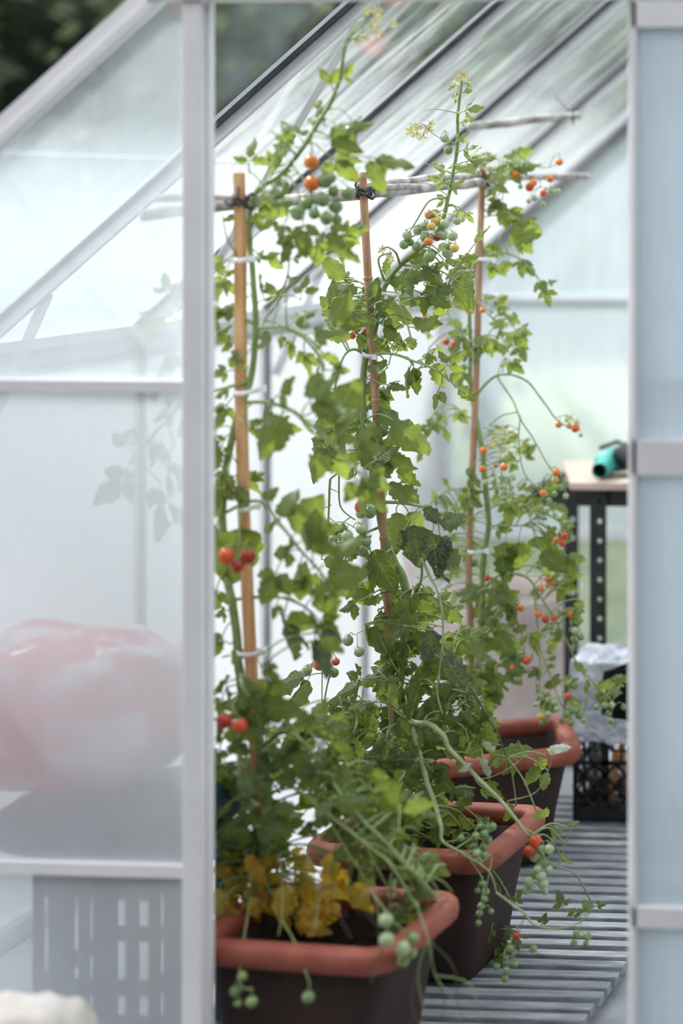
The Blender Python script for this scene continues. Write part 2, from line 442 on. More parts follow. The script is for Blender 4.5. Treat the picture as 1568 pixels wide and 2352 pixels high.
# roof bars
for k in range(1, 5):
    y = k * BAY
    b = MB()
    for sx in (0, 1):
        p = Vector((0 if sx == 0 else WID, y, EAVE)); q = Vector((RIDX, y, RIDZ))
        n = NL if sx == 0 else Vector((-NL.x, 0, NL.z))
        b.bar(p, q, 0.026, 0.008, n, off=(0, 0.006))                # cap
        b.bar(p, q, 0.006, 0.032, n, off=(0, -0.012))               # web
        b.bar(p, q, 0.016, 0.005, n, off=(0, -0.027))               # flange
        sgn = -1 if sx == 0 else 1
        for s2 in (-1, 1):
            b.bar(p, q, 0.007, 0.010, n, mi=1, off=(s2 * 0.0095, -0.003))   # seals under the cap, deepened to paint in shade on the bars
    struct('trim_%d' % (4 + k), b, [M['alu'], M['seal']])
b = MB(); b.box((RIDX - 0.02, -0.01, RIDZ - 0.03), (RIDX + 0.02, LEN + 0.01, RIDZ + 0.02)); struct('trim_9', b, M['alu'])
# knee braces and the long wind brace of the roof
b = MB()
for k in (1, 2, 3, 4):
    y = k * BAY + 0.012
    b.bar((0.03, y, 1.08), (0.16, y, roof_z(0.16) - 0.03), 0.003, 0.022, Vector((1, 0, 1)))
struct('trim_10', b, M['alu'])
b = MB(); b.bar((0.80, BAY + 0.02, roof_z(0.80) - 0.035), (0.20, 2 * BAY - 0.02, roof_z(0.20) - 0.035), 0.028, 0.003, NL)
struct('trim_11', b, M['alu'])

# ---- glazing
G_wall = glass('washed_wall_glass', 0.78, 0.78, 0, 1.3, 0.10, (1, 2, 0.6), 2.5, milk=(0.70, 0.72, 0.735), trans=0.70)
G_roof = glass('dirty_roof_glass', 0.56, 0.0, 1.30, 1.95, 0.32, (0.8, 7, 0.8), 4.0, milk=(0.74, 0.76, 0.775), trans=0.68)
G_roof1 = glass('clear_roof_glass', 0.62, -0.04, 1.45, 1.72, 0.07, (0.8, 6, 0.8), 3.0, milk=(0.76, 0.78, 0.79), trans=0.6)
G_back = glass('hazy_back_glass', 0.12, 0.44, 0.42, 0.46, 0.16, (5, 5, 0.7), 2.5, tint=(0.86, 0.91, 0.94), milk=(0.80, 0.86, 0.90), trans=0.6)
G_front = glass('hazy_front_glass', 0.54, 0.28, 1.25, 1.50, 0.12, (2, 2, 0.8), 3.0, tint=(0.90, 0.94, 0.96), milk=(0.93, 0.95, 0.97), trans=0.5)
G_door = glass('misted_door_glass', 0.72, 0.72, 0, 2, 0.2, (9, 9, 0.8), 3.0, tint=(0.85, 0.90, 0.93), milk=(0.84, 0.89, 0.92), trans=0.45)
wn = [0]
def pane(mb, mat, label=None):
    wn[0] += 1
    return struct('window_%d' % wn[0], mb, mat)
T = 0.003
def slab(poly, n, t):
    """polygon given a thickness along n"""
    poly = [Vector(p) for p in poly]; n = Vector(n); k = len(poly)
    vs = [p for p in poly] + [p + n * t for p in poly]
    fs = [tuple(range(k - 1, -1, -1)), tuple(range(k, 2 * k))] + [(i, (i+1) % k, k + (i+1) % k, k + i) for i in range(k)]
    m = MB(); m.add(vs, fs, 0, False); return m
for k in range(5):
    y0 = k * BAY + 0.010; y1 = (k + 1) * BAY - 0.010
    pane(slab([(-0.002, y0, 0.046), (-0.002, y1, 0.046), (-0.002, y1, EAVE - 0.059), (-0.002, y0, EAVE - 0.059)], (1, 0, 0), T), G_wall)
for k in range(5):
    y0 = k * BAY + 0.005; y1 = (k + 1) * BAY - 0.005
    g0 = G_roof1 if k == 0 else G_roof
    xs = (-0.018, 0.43, RIDX - 0.022)
    for j in range(2):
        xa, xb = xs[j], xs[j+1] + (0.012 if j == 0 else 0)
        lift = NL * (0.004 * j - 0.001)
        pane(slab([Vector((xa, y0, roof_z(xa))) + lift, Vector((xb, y0, roof_z(xb))) + lift, Vector((xb, y1, roof_z(xb))) + lift, Vector((xa, y1, roof_z(xa))) + lift], NL, T), g0)
    pane(slab([(WID - 0.024, y0, roof_z(WID - 0.024)), (RIDX + 0.024, y0, roof_z(RIDX + 0.024)), (RIDX + 0.024, y1, roof_z(RIDX + 0.024)), (WID - 0.024, y1, roof_z(WID - 0.024))], Vector((-NL.x, 0, NL.z)), T), G_roof)
    pane(slab([(WID, y0, 0.046), (WID, y1, 0.046), (WID, y1, EAVE - 0.059), (WID, y0, EAVE - 0.059)], (1, 0, 0), T), G_wall)
# back gable panes
xb = (0.036, 0.654, 0.681, 1.169, 1.196, 1.679, 1.706, WID - 0.036)
for i in range(0, 8, 2):
    a, c = xb[i], xb[i+1]
    for za, zc in ((0.046, 0.419), (0.453, zb - 0.007)):
        pane(slab([(a, LEN - 0.003, za), (c, LEN - 0.003, za), (c, LEN - 0.003, zc), (a, LEN - 0.003, zc)], (0, 1, 0), T), G_back)
    top = lambda x: roof_z(x) - 0.04
    pane(slab([(a, LEN - 0.003, zb + 0.009), (c, LEN - 0.003, zb + 0.009), (c, LEN - 0.003, top(c)), (a, LEN - 0.003, top(a))], (0, 1, 0), T), G_back)
# front gable panes, left of the door then right of it
for za, zc in ((0.046, z2 - 0.011), (z2 + 0.011, z1 - 0.010)):
    pane(slab([(0.031, 0.0, za), (0.7905, 0.0, za), (0.7905, 0.0, zc), (0.031, 0.0, zc)], (0, 1, 0), T), G_front)
pane(slab([(0.031, 0.0, z1 + 0.010), (0.7905, 0.0, z1 + 0.010), (0.7905, 0.0, roof_z(0.79) - 0.025), (0.06, 0.0, roof_z(0.06) - 0.025)], (0, 1, 0), T), G_front)
for za, zc in ((0.046, 0.429), (0.451, 1.249)):
    pane(slab([(1.5565, 0.0, za), (WID - 0.031, 0.0, za), (WID - 0.031, 0.0, zc), (1.5565, 0.0, zc)], (0, 1, 0), T), G_front)
pane(slab([(1.5565, 0.0, 1.271), (WID - 0.06, 0.0, 1.271), (WID - 0.06, 0.0, roof_z(WID - 0.06) - 0.025), (1.5565, 0.0, roof_z(1.5565) - 0.025)], (0, 1, 0), T), G_front)
# sliding door leaf, pushed open to the right
dr = empty('door_1', None, None, (1.94, -0.05, 0.02), kind='structure')
b = MB()
x0, x1, ya, yb = 1.5562, 2.33, -0.062, -0.038
b.box((x0, ya, 0.03), (x0 + 0.006, yb, 1.90)); b.box((x1 - 0.03, ya, 0.03), (x1, yb, 1.90))
for (p0, p1) in ((2, 62), (1012, 1092), (2086, 2132)):
    b.box((x0, ya, W(1520, p1, ya).z), (x1, yb, W(1520, p0, ya).z))
b.box((x0, ya, 0.03), (x1, yb, 0.09))
b.build('door_frame', M['alu_pale'], dr)
zs = [W(1520, p, ya).z for p in (62, 1012, 1092, 2086, 2132)]
for za, zc in ((zs[1], zs[0]), (zs[3], zs[2]), (0.09, zs[4])):
    slab([(x0 + 0.006, -0.051, za), (x1 - 0.03, -0.051, za), (x1 - 0.03, -0.051, zc), (x0 + 0.006, -0.051, zc)], (0, 1, 0), T).build('glass_pane', G_door, dr)

# ------------------------------------------------------------------ duckboard on the floor
DB = 0.042
dk = empty('duckboard', 'grey weathered slatted duckboard lying on the concrete floor along the pots', 'duckboard', (0.95, 0.9, 0))
b = MB(); y = 0.10; i = 0
while y < 1.67:
    j = random.uniform(-0.006, 0.006)
    tl = random.uniform(-0.0012, 0.0012)
    b.box((0.62 + j, y, 0.022 + tl), (1.335 + j * 0.6, y + 0.029, DB + tl))
    y += 0.0485
bevel(b.build('slat_deck', M['slat'], dk), 0.003, 2)
for x in (0.68, 0.98, 1.30):
    b = MB(); b.box((x - 0.02, 0.09, 0.0), (x + 0.02, 1.70, 0.0225)); b.build('bearer', M['slat'], dk)

# ------------------------------------------------------------------ planters
def rrect(w, d, r, n=5):
    pts = []
    for cx, cy, a0 in ((w/2-r, d/2-r, 0), (-w/2+r, d/2-r, PI/2), (-w/2+r, -d/2+r, PI), (w/2-r, -d/2+r, 1.5*PI)):
        for k in range(n + 1):
            a = a0 + PI/2 * k / n
            pts.append((cx + r * math.cos(a), cy + r * math.sin(a)))
    return pts
def planter(label, soil_label, loc, w, d, h, rot):
    root = empty('planter', label, 'planter', loc, 'terracotta coloured planters along the wall')
    root.rotation_euler = (0, 0, rot)
    # body: outside up then inside down
    def loops(levels, name, mat):
        m = MB(); vs = []; n = None
        for (sw, sd, r, z) in levels:
            pts = rrect(sw, sd, r); n = len(pts)
            vs += [(x, y2, z) for x, y2 in pts]
        fs = []
        for i in range(len(levels) - 1):
            for k in range(n):
                a = i*n + k; c = i*n + (k+1) % n
                fs.append((a, c, c + n, a + n))
        fs.append(tuple(range(n - 1, -1, -1)))
        fs.append(tuple((len(levels)-1)*n + k for k in range(n)))
        m.add(vs, fs)
        return m.build(name, mat, root, loc=(0, 0, 0))
    wi, di = w - 0.06, d - 0.06
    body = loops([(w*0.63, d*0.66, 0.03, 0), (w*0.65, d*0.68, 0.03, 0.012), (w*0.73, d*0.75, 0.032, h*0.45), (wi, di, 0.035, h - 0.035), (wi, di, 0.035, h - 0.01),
           (wi - 0.012, di - 0.012, 0.03, h - 0.01), (w*0.71 - 0.012, d*0.73 - 0.012, 0.028, h*0.4)], 'body', M['darkpot'])
    m = MB(); prof = []
    for k in range(13):                                # rounded, rolled rim section
        a = 2 * PI * k / 12
        ca, sa = math.cos(a), math.sin(a)
        prof.append((0.021 * math.copysign(abs(ca) ** 0.7, ca), 0.021 * math.copysign(abs(sa) ** 0.7, sa)))
    prof = prof[:12]
    base = rrect(w - 0.042, d - 0.042, 0.035, 7); n = len(base); vs = []
    for i, (x, y2) in enumerate(base):
        xa, ya2 = base[i-1]; xb2, yb2 = base[(i+1) % n]
        t = Vector((xb2 - xa, yb2 - ya2)).normalized(); nx, ny = t.y, -t.x
        for (o1, o2) in prof:
            vs.append((x + nx*o1, y2 + ny*o1, h - 0.021 + o2))
    fs = []
    for i in range(n):
        for k in range(12):
            a = i*12 + k; c = i*12 + (k+1) % 12; i2 = (i+1) % n
            fs.append((a, c, i2*12 + (k+1) % 12, i2*12 + k))
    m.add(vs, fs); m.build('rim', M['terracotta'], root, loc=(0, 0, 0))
    # compost
    m = MB(); vs = []; fs = []; NX, NY = 26, 20
    for j in range(NY + 1):
        for i in range(NX + 1):
            u = 2*i/NX - 1; v = 2*j/NY - 1; k = 1 - 0.055 * (u*u*v*v)
            x = u * k * (0.866*w - 0.0375) / 2; y2 = v * k * (0.876*d - 0.0375) / 2
            vs.append((x, y2, h*0.68 + 0.012 * noise.noise(Vector((x*40, y2*40, loc[0]*9))) + 0.012 * noise.noise(Vector((x*12, y2*12, 3)))))
    for j in range(NY):
        for i in range(NX):
            a = j*(NX+1) + i; fs.append((a, a+1, a+NX+2, a+NX+1))
    k0 = len(vs)
    ring = [j for j in range(NX+1)] + [(NX+1)*j + NX for j in range(1, NY+1)] + [(NX+1)*NY + NX - j for j in range(1, NX+1)] + [(NX+1)*(NY-j) for j in range(1, NY)]
    for i in ring: vs.append((vs[i][0]*0.84, vs[i][1]*0.84, h*0.52))
    for i in range(len(ring)):
        fs.append((ring[i], k0 + i, k0 + (i+1) % len(ring), ring[(i+1) % len(ring)]))
    m.add(vs, fs)
    s = m.build('compost', M['soil'], None, loc=loc, label=soil_label, cat='soil', kind='stuff'); s.rotation_euler = (0, 0, rot)
    return root
Zp = DB + 0.003
PH = 0.268
planter('terracotta planter nearest the open door, with yellow withered leaves hanging in it', 'dark compost in the planter nearest the open door', (0.950, 0.168, Zp), 0.385, 0.30, PH, -0.09)
planter('terracotta planter in the middle of the three, with a vine trailing over its right rim', 'dark compost in the middle planter', (0.945, 0.635, Zp), 0.395, 0.31, PH, -0.07)
planter('farthest terracotta planter, in front of the pale bin and beside the black crate', 'dark compost in the farthest planter', (0.850, 1.218, Zp), 0.40, 0.31, PH, 0.42)

# ------------------------------------------------------------------ supports
YP = (0.22, 0.64, 1.25)
def pix_path(pts, Y, dy=None):
    return [W(p[0], p[1], Y + (p[2] if len(p) > 2 else 0)) for p in pts]
# wooden batten
st = empty('wooden_stake', 'flat pine batten stake supporting the tomato plant nearest the door', 'stake', W(597, 1985, YP[0]))
pts = pix_path([(549, 396), (552, 560), (552, 740), (553, 900), (560, 1180), (574, 1480), (583, 1640), (592, 1830), (600, 2075)], YP[0])
b = MB(); vs = []; fs = []
for i, p in enumerate(pts):
    w = 0.0085 if i == 0 else 0.0095
    vs += [p + Vector((-w, -0.006, 0)), p + Vector((w, -0.006, 0)), p + Vector((w, 0.006, 0)), p + Vector((-w, 0.006, 0))]
for i in range(len(pts) - 1):
    for k in range(4):
        a = i*4 + k; c = i*4 + (k+1) % 4; fs.append((a, c, c+4, a+4))
fs += [(3, 2, 1, 0), tuple(len(vs) - 4 + k for k in range(4))]
b.add(vs, fs, 0, False)
bevel(b.build('batten', M['batten'], st), 0.0015)
def cane(name, label, pix, Y, r, nodes, mat, cat='cane', group=None):
    root = empty(name, label, cat, W(pix[-1][0], pix[-1][1], Y), group)
    pts = smooth_path(pix_path(pix, Y), 10); rad = []
    b = MB()
    b.tube(pts, r, 12); b.build('culm', mat, root)
    for py in nodes:
        i = min(range(len(pts)), key=lambda k: abs(pts[k].z - W(0, py, Y).z))
        d = (pts[min(i+1, len(pts)-1)] - pts[max(i-1, 0)]).normalized()
        q = MB(); q.lathe([(r*1.0, -0.004), (r*1.28, -0.0015), (r*1.12, 0), (r*1.25, 0.0015), (r*1.0, 0.004)], pts[i], 14, axis=d); q.build('node', mat, root)
    return root
cane('bamboo_cane', 'bamboo cane supporting the middle tomato plant', [(832, 396), (845, 640), (862, 920), (880, 1210), (893, 1450), (903, 1700), (908, 1925)], YP[1], 0.0078, (632, 925, 1218, 1470), M['bamboo'], group='bamboo canes')
cane('bamboo_cane', 'bamboo cane supporting the farthest tomato plant', [(1109, 352), (1102, 560), (1092, 900), (1077, 1250), (1080, 1450), (1086, 1640), (1090, 1755)], YP[2], 0.0078, (600, 890, 1110, 1330), M['bamboo'], group='bamboo canes')
_a, _b = W(930, 1270, 2.55), W(1030, 1600, 2.45); _k = (_a.z - 0.014) / (_a.z - _b.z)
b = MB(); b.tube([_a, _a.lerp(_b, _k)], 0.012, 10)
b.build('leaning_cane', M['bin'], None, label='pale cane leaning behind the farthest plant, left of the pale bin', cat='cane')
# horizontal poles
def pole(label, pts, r, wob=0.004):
    P = [pts[0].lerp(pts[-1], i / 14) if len(pts) == 2 else None for i in range(15)] if len(pts) == 2 else smooth_path(pts, 7)
    P = [p + Vector((0, 0, wob * noise.noise(p * 9))) for p in P]
    rr = [r * (1 + 0.16 * noise.noise(p * 25)) for p in P]
    b = MB(); b.tube(P, rr, 10)
    return b.build('wooden_pole', M['greywood'], None, label=label, cat='pole', group='grey horizontal poles')
pole('thick grey pole tied across the tops of all three stakes', [W(325, 494, 0.13), W(540, 471, 0.272), W(832, 447, 0.68), W(1000, 430, 1.0), W(1118, 418, 1.272)], 0.0105)
pole('thin grey pole whose end shows through the left glass above the thick one', [W(355, 455, 0.17), W(560, 456, 0.285), W(700, 452, 0.5), W(850, 434, 0.702), W(960, 428, 0.9)], 0.007)
pole('thin grey pole reaching farthest right past the red tomatoes at the top', [W(848, 430, 0.70), W(960, 412, 0.95), W(1100, 407, 1.275), W(1220, 408, 1.42), W(1350, 406, 1.62)], 0.0082)
o = pole('short pale stick hanging under the roof at upper right', [W(1073, 291, 1.45), W(1160, 283, 1.5), W(1240, 273, 1.55), W(1332, 266, 1.6)], 0.0108, 0.002)
o.name = 'hanging_stick'; del o['group']
b = MB(); b.tube(smooth_path([W(1316, 272, 1.592), W(1312, 262, 1.60), W(1298, 246, 1.62), W(1272, 218, 1.66)], 4), 0.002, 6)
b.tube([W(1316, 272 + 14*math.sin(a), 1.592 - 0.0125*math.cos(a)) for a in [k*PI/5 for k in range(11)]], 0.002, 6)
b.build('wire_hanger', M['seal'], None, label='black wire loop holding the end of the short hanging stick', cat='wire')
# black ties at the crossings
def black_tie(label, px, py, Y, r, tail):
    c = W(px, py, Y); b = MB()
    for dz in (-0.004, 0.003):
        ring = [c + Vector((r*math.cos(a), 0.030*math.sin(a)*0.9 + 0.012, dz + 0.010*math.sin(2*a + dz*400))) for a in [2*PI*k/16 for k in range(17)]]
        b.tube(ring, 0.0035, 6)
    b.tube(smooth_path([c + Vector((0, -0.016, 0)), c + Vector((tail*0.5, -0.02, -0.006)), c + Vector((tail, -0.015, 0.002))], 5), 0.0026, 6)
    b.tube(smooth_path([c + Vector((0, -0.016, 0.004)), c + Vector((-tail*0.3, -0.018, 0.012)), c + Vector((-tail*0.1, -0.012, 0.026))], 5), 0.0022, 6)
    return b.build('cable_tie', M['seal'], None, label=label, cat='cable tie', group='black ties on the poles')
black_tie('black tie binding the poles to the pine batten', 551, 462, YP[0], 0.014, -0.02)
black_tie('black tie with a loose tail binding the poles to the middle cane', 834, 440, YP[1], 0.0125, 0.028)
black_tie('black tie binding the poles to the farthest cane', 1106, 412, YP[2], 0.0125, -0.035)
# white plant ties
TIES = [
 ('white tie highest on the pine batten', (530, 597), (578, 594), YP[0]), ('white tie around the batten where the stem bends left, below the upper side shoot', (535, 905), (602, 893), YP[0]),
 ('white tie on the batten just above the two half-hidden red tomatoes', (540, 1172), (590, 1164), YP[0]), ('white tie round batten and stem at mid height, above the dark red pair', (538, 1502), (606, 1498), YP[0]),
 ('white tie lowest on the pine batten', (583, 1622), (608, 1634), YP[0]),
 ('long white tie sticking out sideways at the top of the middle plant', (858, 672), (952, 678), YP[1]), ('short white tie at the fork of the middle plant by its cane', (828, 808), (858, 820), YP[1]),
 ('white tie slanting across the thick middle stem above its lower bend', (872, 1277), (902, 1261), YP[1]),
 ('white tie highest on the farthest cane', (1080, 588), (1132, 598), YP[2]), ('white tie round farthest cane and stem at mid height', (1066, 1266), (1116, 1266), YP[2]),
 ('white tie low on the farthest cane, above the planter', (1070, 1448), (1108, 1452), YP[2])]
for lab, a, c, Y in TIES:
    A = W(a[0], a[1], Y - 0.014); B = W(c[0], c[1], Y - 0.014); b = MB()
    mid = (A + B) / 2; d = (B - A); L = d.length; d.normalize(); ring = []
    for k in range(25):
        t = 2*PI*k/24
        ring.append(mid + d * (L/2*math.cos(t)) + Vector((0, 0.017*(1 - math.sin(t)) - 0.006, 0.002*math.cos(t*2))))
    vs = []; fs = []; n = 24
    for p in ring[:24]:
        o = (p - mid) * 0.05
        vs += [p + Vector((0, 0, -0.004)), p + Vector((0, 0, 0.004)), p * 1.0 + Vector((0, -0.0012, 0.004)), p + Vector((0, -0.0012, -0.004))]
    for i in range(n):
        j = (i + 1) % n
        for q in range(4): fs.append((i*4 + q, i*4 + (q+1) % 4, j*4 + (q+1) % 4, j*4 + q))
    b.add(vs, fs)
    b.box(B + Vector((-0.003, -0.003, -0.005)), B + Vector((0.007, 0.003, 0.005)))
    b.build('plant_tie', M['whitetie'], None, label=lab, cat='plant tie', group='white plant ties')

# ------------------------------------------------------------------ tomato plants
ROWS, COLS = 19, (-1, -0.55, 0, 0.55, 1)
def leaflet(mb, base, axis, nrm, L, wf=0.36, lobes=4, mi=0, rnd=random, curl=None):
    axis = axis.normalized(); nrm = (nrm - axis * nrm.dot(axis))
    nrm = nrm.normalized() if nrm.length > 1e-5 else axis.orthogonal().normalized()
    side = axis.cross(nrm)
    fold = rnd.uniform(0.05, 0.45); droop = rnd.uniform(0.0, 0.45) if curl is None else curl
    tw = rnd.uniform(-0.7, 0.7); ph = rnd.uniform(0, 1); deep = rnd.uniform(0.22, 0.42); wf = wf * rnd.uniform(0.74, 0.92); bend = rnd.uniform(-0.15, 0.15)
    vs = []; uv = []
    for i in range(ROWS):
        t = i / (ROWS - 1)
        env = (math.sin(PI * min(1, t ** 0.86)) ** 0.72) * (1 - 0.12 * t) if 0 < t < 1 else 0
        for u in COLS:
            lob = 1
            if abs(u) > 0.5:
                s = (t * lobes + ph + (0.3 if u > 0 else 0)) % 1
                lob = 1 - deep * (s if s < 0.75 else (1 - s) * 3) * (1.25 if abs(u) == 1 else 0.6)
            w = max(0.012, wf * env * lob)
            x = u * w * L + bend * L * t * t
            f = t * L + abs(u) * w * L * (-0.22)
            z = -abs(u) * w * L * fold - droop * L * t * t + 0.05 * L * math.sin(u * 4 + t * 11 + ph * 6) * abs(u) - 0.02 * L * math.cos(t * 44) * abs(u) * (1 - t) + tw * x * t * 0.6
            vs.append(base + axis * f + side * x + nrm * z); uv.append((u, t))
    nc = len(COLS); fs = []
    for i in range(ROWS - 1):
        for k in range(nc - 1):
            a = i*nc + k; fs.append((a, a+1, a+nc+1, a+nc))
    mb.add(vs, fs, mi, True, uv)

def compound(mb, B, T, nrm, pairs=2, mi=0, pmi=1, thin=0.0011, rnd=random, wf=0.40, grow=1.38):
    """tomato leaf: midrib from B to T with a terminal leaflet and opposite pairs"""
    d = T - B; L = d.length
    if L < 1e-4: return
    ax = d / L
    nrm = (nrm - ax * nrm.dot(ax)).normalized(); side = ax.cross(nrm)
    L *= grow
    T = B + ax * L; d = T - B
    tl = L * (0.60 if pairs else 0.90)
    knee = B + d * (1 - tl / L)
    path = [B, B.lerp(knee, 0.5) + nrm * L * 0.03, knee]
    mb.tube(path, [thin*1.5, thin*1.2, thin], 5, pmi)
    leaflet(mb, knee, ax - nrm*0.1, nrm + Vector((rnd.uniform(-.3,.3), 0, rnd.uniform(-.3,.3))), tl, wf, 4, mi, rnd)
    for i in range(pairs):
        t = 0.30 + 0.62 * (i + 1) / pairs * 0.92 if pairs > 1 else 0.75
        p = B.lerp(knee, min(t, 0.97))
        for s in (-1, 1):
            if rnd.random() < 0.1: continue
            a = ax * rnd.uniform(0.35, 0.8) + side * s + nrm * rnd.uniform(-0.25, 0.15) + Vector((0, 0, -0.2))
            q = p + a.normalized() * L * 0.06
            mb.tube([p, q], thin*0.8, 4, pmi)
            leaflet(mb, q, a, nrm + Vector((rnd.uniform(-.5,.5), rnd.uniform(-.2,.2), rnd.uniform(-.5,.5))), tl * rnd.uniform(0.55, 0.85), wf, 3, mi, rnd)

TOM_ME = {}
def tomato_mesh(kind, variant):
    key = (kind, variant)
    if key in TOM_ME: return TOM_ME[key]
    rnd = random.Random(variant * 17 + 3); b = MB()
    sq = (0.97, 1.08, 1.02)[variant % 3]
    prof = []
    for i in range(13):
        a = -PI/2 + PI * i / 12
        r = math.cos(a); z = math.sin(a) * sq
        if i == 12: r = 0.001
        if a > 1.2: z -= 0.10 * (a - 1.2) / 0.37
        prof.append((max(r, 0.001), z - sq * 0.92))
    b.lathe(prof, (0, 0, 0), 20, 0)
    for k in range(5):                                     # calyx star
        a = 2*PI*k/5 + rnd.uniform(-.2, .2); dr = Vector((math.cos(a), math.sin(a), 0)); sd = Vector((-dr.y, dr.x, 0))
        up = rnd.uniform(0.05, 0.35); vs = []
        for t, w in ((0, 0.10), (0.35, 0.11), (0.7, 0.06), (1.0, 0.004)):
            c = dr * t * 0.85 + Vector((0, 0, 0.02 + up*t*t - 0.05*t))
            vs += [c - sd*w + Vector((0,0,-0.01)), c + Vector((0, 0, 0.025)), c + sd*w + Vector((0,0,-0.01))]
        b.add(vs, [(i*3+j, i*3+j+1, i*3+j+4, i*3+j+3) for i in range(3) for j in range(2)], 1)
    b.tube([(0, 0, -0.02), (0.05, 0.0, 0.35)], 0.055, 6, 1)
    TOM_ME[key] = b.mesh('tomato', [TM[kind], M['calyx']])
    return TOM_ME[key]

def nearest(segs, p):
    best = None
    for path in segs:
        for q in path:
            d = (q - p).length_squared
            if best is None or d < best[0]: best = (d, q)
    return best[1], math.sqrt(best[0])

class Plant:
    def __init__(s, label, Y, base, seed):
        s.Y = Y; s.rnd = random.Random(seed); s.paths = []
        s.root = empty('tomato_plant', label, 'tomato plant', W(base[0], base[1], Y), 'tomato plants tied to canes')
        s.mbs = {}
        s.ntruss = 0
    def stem(s, name, pix, r0, r1, mat='stem', main=False, lab=None, n=6):
        P = smooth_path(pix_path(pix, s.Y), n); k = len(P)
        if not main and s.paths:                                   # start a branch inside the stem it leaves
            q, d = nearest(s.paths, P[0])
            if d < 0.05: P = [q] + P
            k = len(P)
        P = [p + Vector((1, 0, 0.6)) * 0.0016 * noise.noise(p * 30) for p in P]
        rr = [(r0 + (r1 - r0) * i / (k - 1)) * (1 + 0.10 * noise.noise(p * 40)) for i, p in enumerate(P)]
        b = MB(); b.tube(P, rr, 10 if r0 > 0.003 else 7)
        o = b.build(name, M[mat], s.root, label=lab)
        s.paths.append(P)
        return o
    def mb(s, part):
        if part not in s.mbs: s.mbs[part] = MB()
        return s.mbs[part]
    def leaf(s, bx, by, tx, ty, pairs=1, part='foliage', dy=None, tilt=None, pet=True, wf=0.42):
        r = s.rnd
        dy = r.uniform(-0.05, 0.05) if dy is None else dy
        B = W(bx, by, s.Y + dy); T = W(tx, ty, s.Y + dy + r.uniform(-0.025, 0.025))
        up = r.uniform(-0.1, 1.0) if tilt is None else tilt
        nrm = Vector((r.uniform(-0.55, 0.55), -1, up))
        m = s.mb(part)
        if pet and s.paths:
            q, d = nearest(s.paths, B)
            if 0.004 < d < 0.22:
                mid = q.lerp(B, 0.55) + Vector((0, 0, 0.12 * d))
                m.tube(smooth_path([q, mid, B], 4), [0.0017 if d > 0.06 else 0.0013] * 9, 5, 1)
        compound(m, B, T, nrm, pairs, 0, 1, 0.0010, r, wf, 0.95 if part == 'young_foliage' else 1.38)
    def fill(s, poly, n, lo, hi, part='foliage', dyr=0.10, pairs=(0, 1, 1, 2), down=0.5):
        xs = [p[0] for p in poly]; ys = [p[1] for p in poly]; c = 0; r = s.rnd
        while c < n:
            x = r.uniform(min(xs), max(xs)); y = r.uniform(min(ys), max(ys)); ins = False; j = len(poly) - 1
            for i in range(len(poly)):
                if (poly[i][1] > y) != (poly[j][1] > y) and x < (poly[j][0]-poly[i][0])*(y-poly[i][1])/(poly[j][1]-poly[i][1]) + poly[i][0]: ins = not ins
                j = i
            if not ins: continue
            a = r.uniform(0, 2*PI); L = r.uniform(lo, hi)
            dx, dy = math.cos(a), math.sin(a) * 0.8 + down
            q = math.hypot(dx, dy) or 1
            s.leaf(x - dx/q*L/2, y - dy/q*L/2, x + dx/q*L/2, y + dy/q*L/2, r.choice(pairs), part, r.uniform(-dyr, dyr)); c += 1
    def truss(s, attach, toms, dy=0.0, r=0.0016, lab=None, mat='petiole', order=True):
        """fruit stalk from the plant with one pedicel and one tomato per entry (x, y, r in photo units, kind)"""
        sc = scale_at(s.Y + dy); rd = s.rnd
        pts = [(W(x, y, s.Y + dy + rd.uniform(-0.02, 0.02)), rr / sc, k) for x, y, rr, k in toms]
        A = W(attach[0], attach[1], s.Y + dy * 0.3)
        if s.paths:
            q, d = nearest(s.paths, A)
            if d < 0.16: A = q
        tops = [p + Vector((0, 0, rr)) for p, rr, k in pts]
        srt = sorted(range(len(pts)), key=lambda i: (tops[i] - A).length)
        spine = [A]
        grp = 3
        for i in range(0, len(srt), grp):
            c = Vector((0, 0, 0)); g = srt[i:i+grp]
            for j in g: c += tops[j]
            spine.append(c / len(g) + Vector((0, 0.004, 0.012)))
        P = smooth_path(spine, 6) if len(spine) > 2 else smooth_path([spine[0], spine[0].lerp(spine[1], 0.5) + Vector((0, 0, 0.012)), spine[1]], 6)
        b = MB(); b.tube(P, [r * (1 - 0.4 * i / len(P)) for i in range(len(P))], 6)
        hd = []
        for (p, rr, k), t in zip(pts, tops):
            q, d = nearest([P], t + Vector((0, 0, 0.008)))
            m = q.lerp(t, 0.5) + Vector((0, 0, 0.006))
            end = t + Vector((0, 0, rr * 0.12))
            b.tube(smooth_path([q, m, end], 3), 0.0009, 5)
        st = b.build('fruit_truss', M[mat], s.root, label=lab)
        for i, ((p, rr, k), t) in enumerate(zip(pts, tops)):
            o = bpy.data.objects.new('tomato', tomato_mesh(k, rd.randint(0, 2)))
            COL.objects.link(o); o.parent = st
            o.matrix_parent_inverse = Matrix.Identity(4)
            o.location = t + Vector((0, 0, -rr * 0.0))
            o.scale = (rr, rr, rr)
            o.rotation_euler = (rd.uniform(-.35, .35), rd.uniform(-.35, .35), rd.uniform(0, 6.28))
            if TNAME[k]: o['label'] = TNAME[k]
    def twigs(s, pixlists, r=0.0012, mat='petiole', name='twig'):
        for pl in pixlists:
            s.stem(name, pl, r, r*0.6, mat, n=4)
